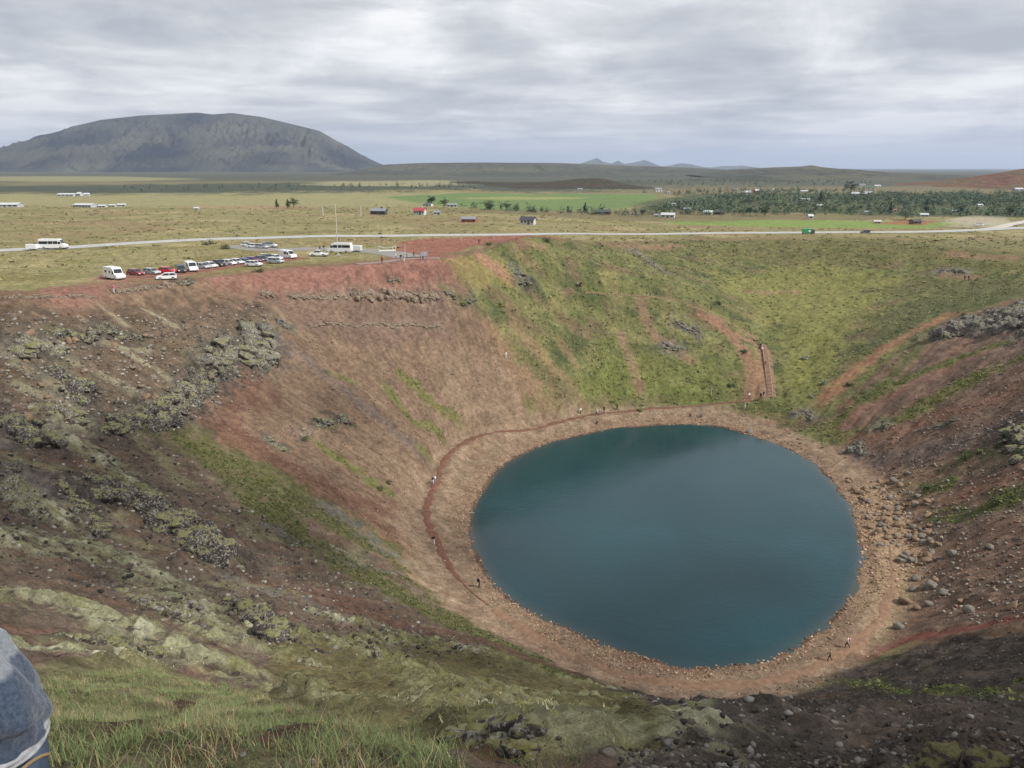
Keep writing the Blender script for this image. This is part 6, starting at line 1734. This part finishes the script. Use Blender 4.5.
# the person at the left edge of the picture, close to the camera
def near_person():
    FX, FY = -1.366, 1.62
    zf = float(gz(FX, FY)); print('near person ground', zf)
    e = empty('person', (FX, FY, zf), math.radians(-6), 'person close by at the left edge in a blue fleece with a white hem', 'person')
    top = 57.685 - zf                                   # figure height offset: a step of the slope under the feet
    n, V, E, R, rg = skeleton('stand')
    V = [list(v) for v in V]
    J = dict(zip(n, V))
    J['shr'][:] = (.15, .02, 1.38); J['elr'][:] = (.07, .15, 1.15); J['wrr'][:] = (.02, .32, 1.26); J['har'][:] = (.0, .36, 1.31)
    J['ell'][:] = (-.24, .12, 1.14); J['wrl'][:] = (-.14, .33, 1.28); J['hal'][:] = (-.09, .37, 1.33)
    s = 1.0
    lean = lambda x, z: x - max(0, z - 1.0) * .60
    def up(P): return [(lean(p[0], p[2]), p[1], p[2] + top) for p in P]
    R = [tuple(q * .78 for q in r) if hasattr(r, '__len__') else (r * (.62 if k[:2] in ('sh', 'el', 'hi', 'kn', 'an') else 1)) for k, r in zip(n, R)]
    # fingers on both hands
    for sd, w in ((1, 'har'), (-1, 'hal')):
        hx, hy, hz = J[w]
        for k in range(4):
            i0 = len(V); y0 = hy + .01; zz = hz + .03 - .02 * k
            V += [[hx - sd * .01, y0, zz], [hx - sd * .055, y0 + .035, zz - .005], [hx - sd * .09, y0 + .02, zz - .012], [hx - sd * .10, y0 - .012, zz - .014]]
            R += [.013, .0105, .0095, .008]; E += [(n.index(w), i0), (i0, i0 + 1), (i0 + 1, i0 + 2), (i0 + 2, i0 + 3)]; rg += [0] * 4
        i0 = len(V); V += [[hx - sd * .005, hy + .0, hz + .055], [hx - sd * .04, hy + .015, hz + .075]]; R += [.013, .009]; E += [(n.index(w), i0), (i0, i0 + 1)]; rg += [0, 0]
    me = skin_mesh('body', up(V), E, R, 2); me.materials.append(SKIN); link(bpy.data.objects.new('body', me), e)
    HX = -.35                                          # the lean carries the head to the left
    # clothes, lofted ring by ring
    def loft(name, rings, mat, nn=44, fold=.012, seed=1, parent=None):
        """rings: (x, y, z, rx, ry) up or along a limb -> closed sleeve with soft folds"""
        P = np.array([r[:3] for r in rings], float); RX = np.array([r[3:] for r in rings], float)
        k = np.linspace(0, 1, len(P)); kk = np.linspace(0, 1, (len(P) - 1) * 6 + 1)
        Q = smooth_open(np.hstack([P, RX]), 6)
        T = np.gradient(Q[:, :3], axis=0); T /= np.linalg.norm(T, axis=1)[:, None]
        Vv = []
        for a_, (q, t_) in enumerate(zip(Q, T)):
            u_ = np.array([1., 0, 0]) if abs(t_[0]) < .85 else np.array([0, 1., 0])
            b_ = np.cross(t_, u_); b_ /= np.linalg.norm(b_); c_ = np.cross(b_, t_)
            for h_ in range(nn):
                an = 2 * PI * h_ / nn; ca, sa = math.cos(an), math.sin(an)
                f_ = fold * (mnoise.noise(Vector((ca * 2.2 + seed, sa * 2.2, a_ * .16))) + .6 * mnoise.noise(Vector((ca * 5 + seed, sa * 5, a_ * .35))))
                Vv.append(q[:3] + c_ * ca * (q[3] + f_) + b_ * sa * (q[4] + f_))
        n_ = len(Q); Vv += [Q[0, :3], Q[-1, :3]]
        Ff = []
        for a_ in range(n_ - 1):
            for h_ in range(nn):
                h1 = (h_ + 1) % nn; A_, B_, C_, D_ = a_ * nn + h_, a_ * nn + h1, (a_ + 1) * nn + h1, (a_ + 1) * nn + h_
                Ff += [(A_, B_, C_), (A_, C_, D_)]
        for h_ in range(nn):
            h1 = (h_ + 1) % nn
            Ff += [(h1, h_, n_ * nn), ((n_ - 1) * nn + h_, (n_ - 1) * nn + h1, n_ * nn + 1)]
        Vv = np.array(Vv) + np.array([0, 0, top])
        o = mesh_np(name, Vv, Ff, [mat], True, parent=parent or e)
        return o

    def shell(name, pts, edges, rad, mat, sub=2):
        me = skin_mesh(name, up(pts), edges, rad, sub); me.materials.append(mat)
        for f in me.polygons: f.use_smooth = True
        return link(bpy.data.objects.new(name, me), e)
    m, nt, p = new_mat('blue_fleece'); tc = nt.nodes.new('ShaderNodeTexCoord')
    f1 = noise_node(nt, 90, 4, .7, tc.outputs['Object']); f2 = noise_node(nt, 9, 4, .6, tc.outputs['Object'])
    sp_ = nt.nodes.new('ShaderNodeSeparateXYZ'); lk(nt, tc.outputs['Object'], sp_.inputs[0])
    zadd = nt.nodes.new('ShaderNodeMath'); zadd.operation = 'ADD'; lk(nt, sp_.outputs['Z'], zadd.inputs[0])
    zs = nt.nodes.new('ShaderNodeMath'); zs.operation = 'MULTIPLY'; lk(nt, f2.outputs['Fac'], zs.inputs[0]); zs.inputs[1].default_value = .02; lk(nt, zs.outputs[0], zadd.inputs[1])
    rr = nt.nodes.new('ShaderNodeMapRange'); rr.inputs['From Min'].default_value = top + 1.195; rr.inputs['From Max'].default_value = top + 1.205; lk(nt, zadd.outputs[0], rr.inputs['Value'])
    c = mix(nt, ramp(nt, f1.outputs['Fac'], [(.35, 0.), (.65, 1.)]).outputs['Color'], (.035, .055, .09), (.095, .13, .19))
    c = mix(nt, rr.outputs['Result'], c, mix(nt, ramp(nt, f1.outputs['Fac'], [(.35, 0.), (.65, 1.)]).outputs['Color'], (.20, .23, .26), (.34, .37, .40)))
    lk(nt, c, p.inputs['Base Color']); p.inputs['Roughness'].default_value = 1; p.inputs['Sheen Weight'].default_value = .4
    bp = nt.nodes.new('ShaderNodeBump'); bp.inputs['Strength'].default_value = 1; bp.inputs['Distance'].default_value = .012
    hh_ = mix(nt, .6, f1.outputs['Fac'], f2.outputs['Fac']); lk(nt, hh_, bp.inputs['Height']); lk(nt, bp.outputs['Normal'], p.inputs['Normal'])
    jk = loft('fleece_jacket', [(0, 0, 1.005, .20, .15), (0, 0, 1.02, .240, .18), (0, 0, 1.05, .250, .188), (-.010, 0, 1.095, .225, .175), (-.060, 0, 1.16, .215, .165), (-.125, .0, 1.25, .185, .155), (-.19, .01, 1.34, .175, .145),
                                (-.235, 0, 1.41, .145, .115), (-.265, 0, 1.46, .085, .085), (-.28, .0, 1.50, .075, .08)], m, 64, .034, 3)
    for sd in 'rl':
        a_, b_, c_ = J['sh' + sd], J['el' + sd], J['wr' + sd]
        md = lambda p, q, f=.5: [p[k] + (q[k] - p[k]) * f for k in range(3)]
        shell('sleeve', [a_, md(a_, b_), b_, md(b_, c_), md(b_, c_, .92)], [(0, 1), (1, 2), (2, 3), (3, 4)], [.088, .082, .078, .068, .06], m)
    loft('hem_band', [(0, 0, .978, .19, .14), (0, 0, .980, .238, .178), (0, 0, .995, .245, .184), (0, 0, 1.012, .243, .183), (0, 0, 1.022, .20, .15)], simple('white_rib_knit', (.56, .58, .60), .95, 0, .25, 60), 56, .006, 5)
    M_TW = simple('blue_twill', (.10, .14, .20), .85, 0, .25, 40, .1)
    tr = loft('trousers', [(0, 0, .80, .15, .12), (0, 0, .84, .21, .16), (0, 0, .90, .232, .175), (0, 0, .97, .225, .17), (0, 0, .985, .19, .14)], M_TW, 48, .012, 9)
    for sd in (1, -1):
        loft('trouser_leg', [(sd * .115, -.02, .10, .075, .08), (sd * .115, -.01, .13, .085, .09), (sd * .115, .02, .50, .098, .10), (sd * .112, .01, .70, .115, .13), (sd * .10, 0, .86, .115, .145)], M_TW, 28, .014, 12 + sd)
    bm = bmesh.new(); prev = None
    for k in range(15):
        f = k / 14; an = -.25 + 1.1 * f
        q = (.236 * math.cos(an - .5) , .182 * math.sin(an - .5), .895 + .06 * math.sin(f * 3.0) + .02 * f + top)
        if prev: tube(bm, prev, q, .004, .004, 6)
        prev = q
    bm_obj('seam', bm, simple('tan_thread', (.42, .30, .14), .8), tr)
    for sd, a_ in ((1, 'r'), (-1, 'l')):
        shell('shoe', [(sd * .115, -.06, .05), (sd * .117, .05, .055), (sd * .12, .17, .04)], [(0, 1), (1, 2)], [.055, .06, .045], simple('boot_leather', (.07, .05, .04), .6), 2)
    # head: face and hair
    bm = bmesh.new(); bmesh.ops.create_uvsphere(bm, u_segments=24, v_segments=16, radius=1, matrix=Matrix.Translation((HX + 0, -.012, 1.605 + top)) @ Matrix.Diagonal((.092, .112, .12, 1)))
    bmesh.ops.delete(bm, geom=[q for q in bm.verts if q.co.y > .045 and q.co.z < 1.665 + top or q.co.z < 1.53 + top], context='VERTS')
    bm_obj('hair', bm, cloth((.10, .065, .04)), e, True)
    for sd in (-1, 1):
        bm = bmesh.new(); bmesh.ops.create_uvsphere(bm, u_segments=10, v_segments=8, radius=.012, matrix=Matrix.Translation((HX + sd * .034, .105, 1.60 + top))); bm_obj('eye', bm, simple('eye_dark', (.05, .04, .035), .2), e, True)
        bm = bmesh.new(); bmesh.ops.create_uvsphere(bm, u_segments=10, v_segments=8, radius=1, matrix=Matrix.Translation((HX + sd * .088, .02, 1.59 + top)) @ Matrix.Diagonal((.012, .02, .032, 1))); bm_obj('ear', bm, SKIN, e, True)
    bm = bmesh.new(); tube(bm, (HX, .10, 1.60 + top), (HX, .138, 1.565 + top), .01, .017, 8); bm_obj('nose', bm, SKIN, e, True)
    bm = bmesh.new(); box(bm, HX, .112, 1.53 + top, .045, .012, .012, 0, .004); bm_obj('mouth', bm, simple('lip', (.42, .18, .16), .5), e, True)


near_person()
build_ground(); build_water(); build_hills(); build_sky(); build_shade_cloud(); build_haze(); build_camera()
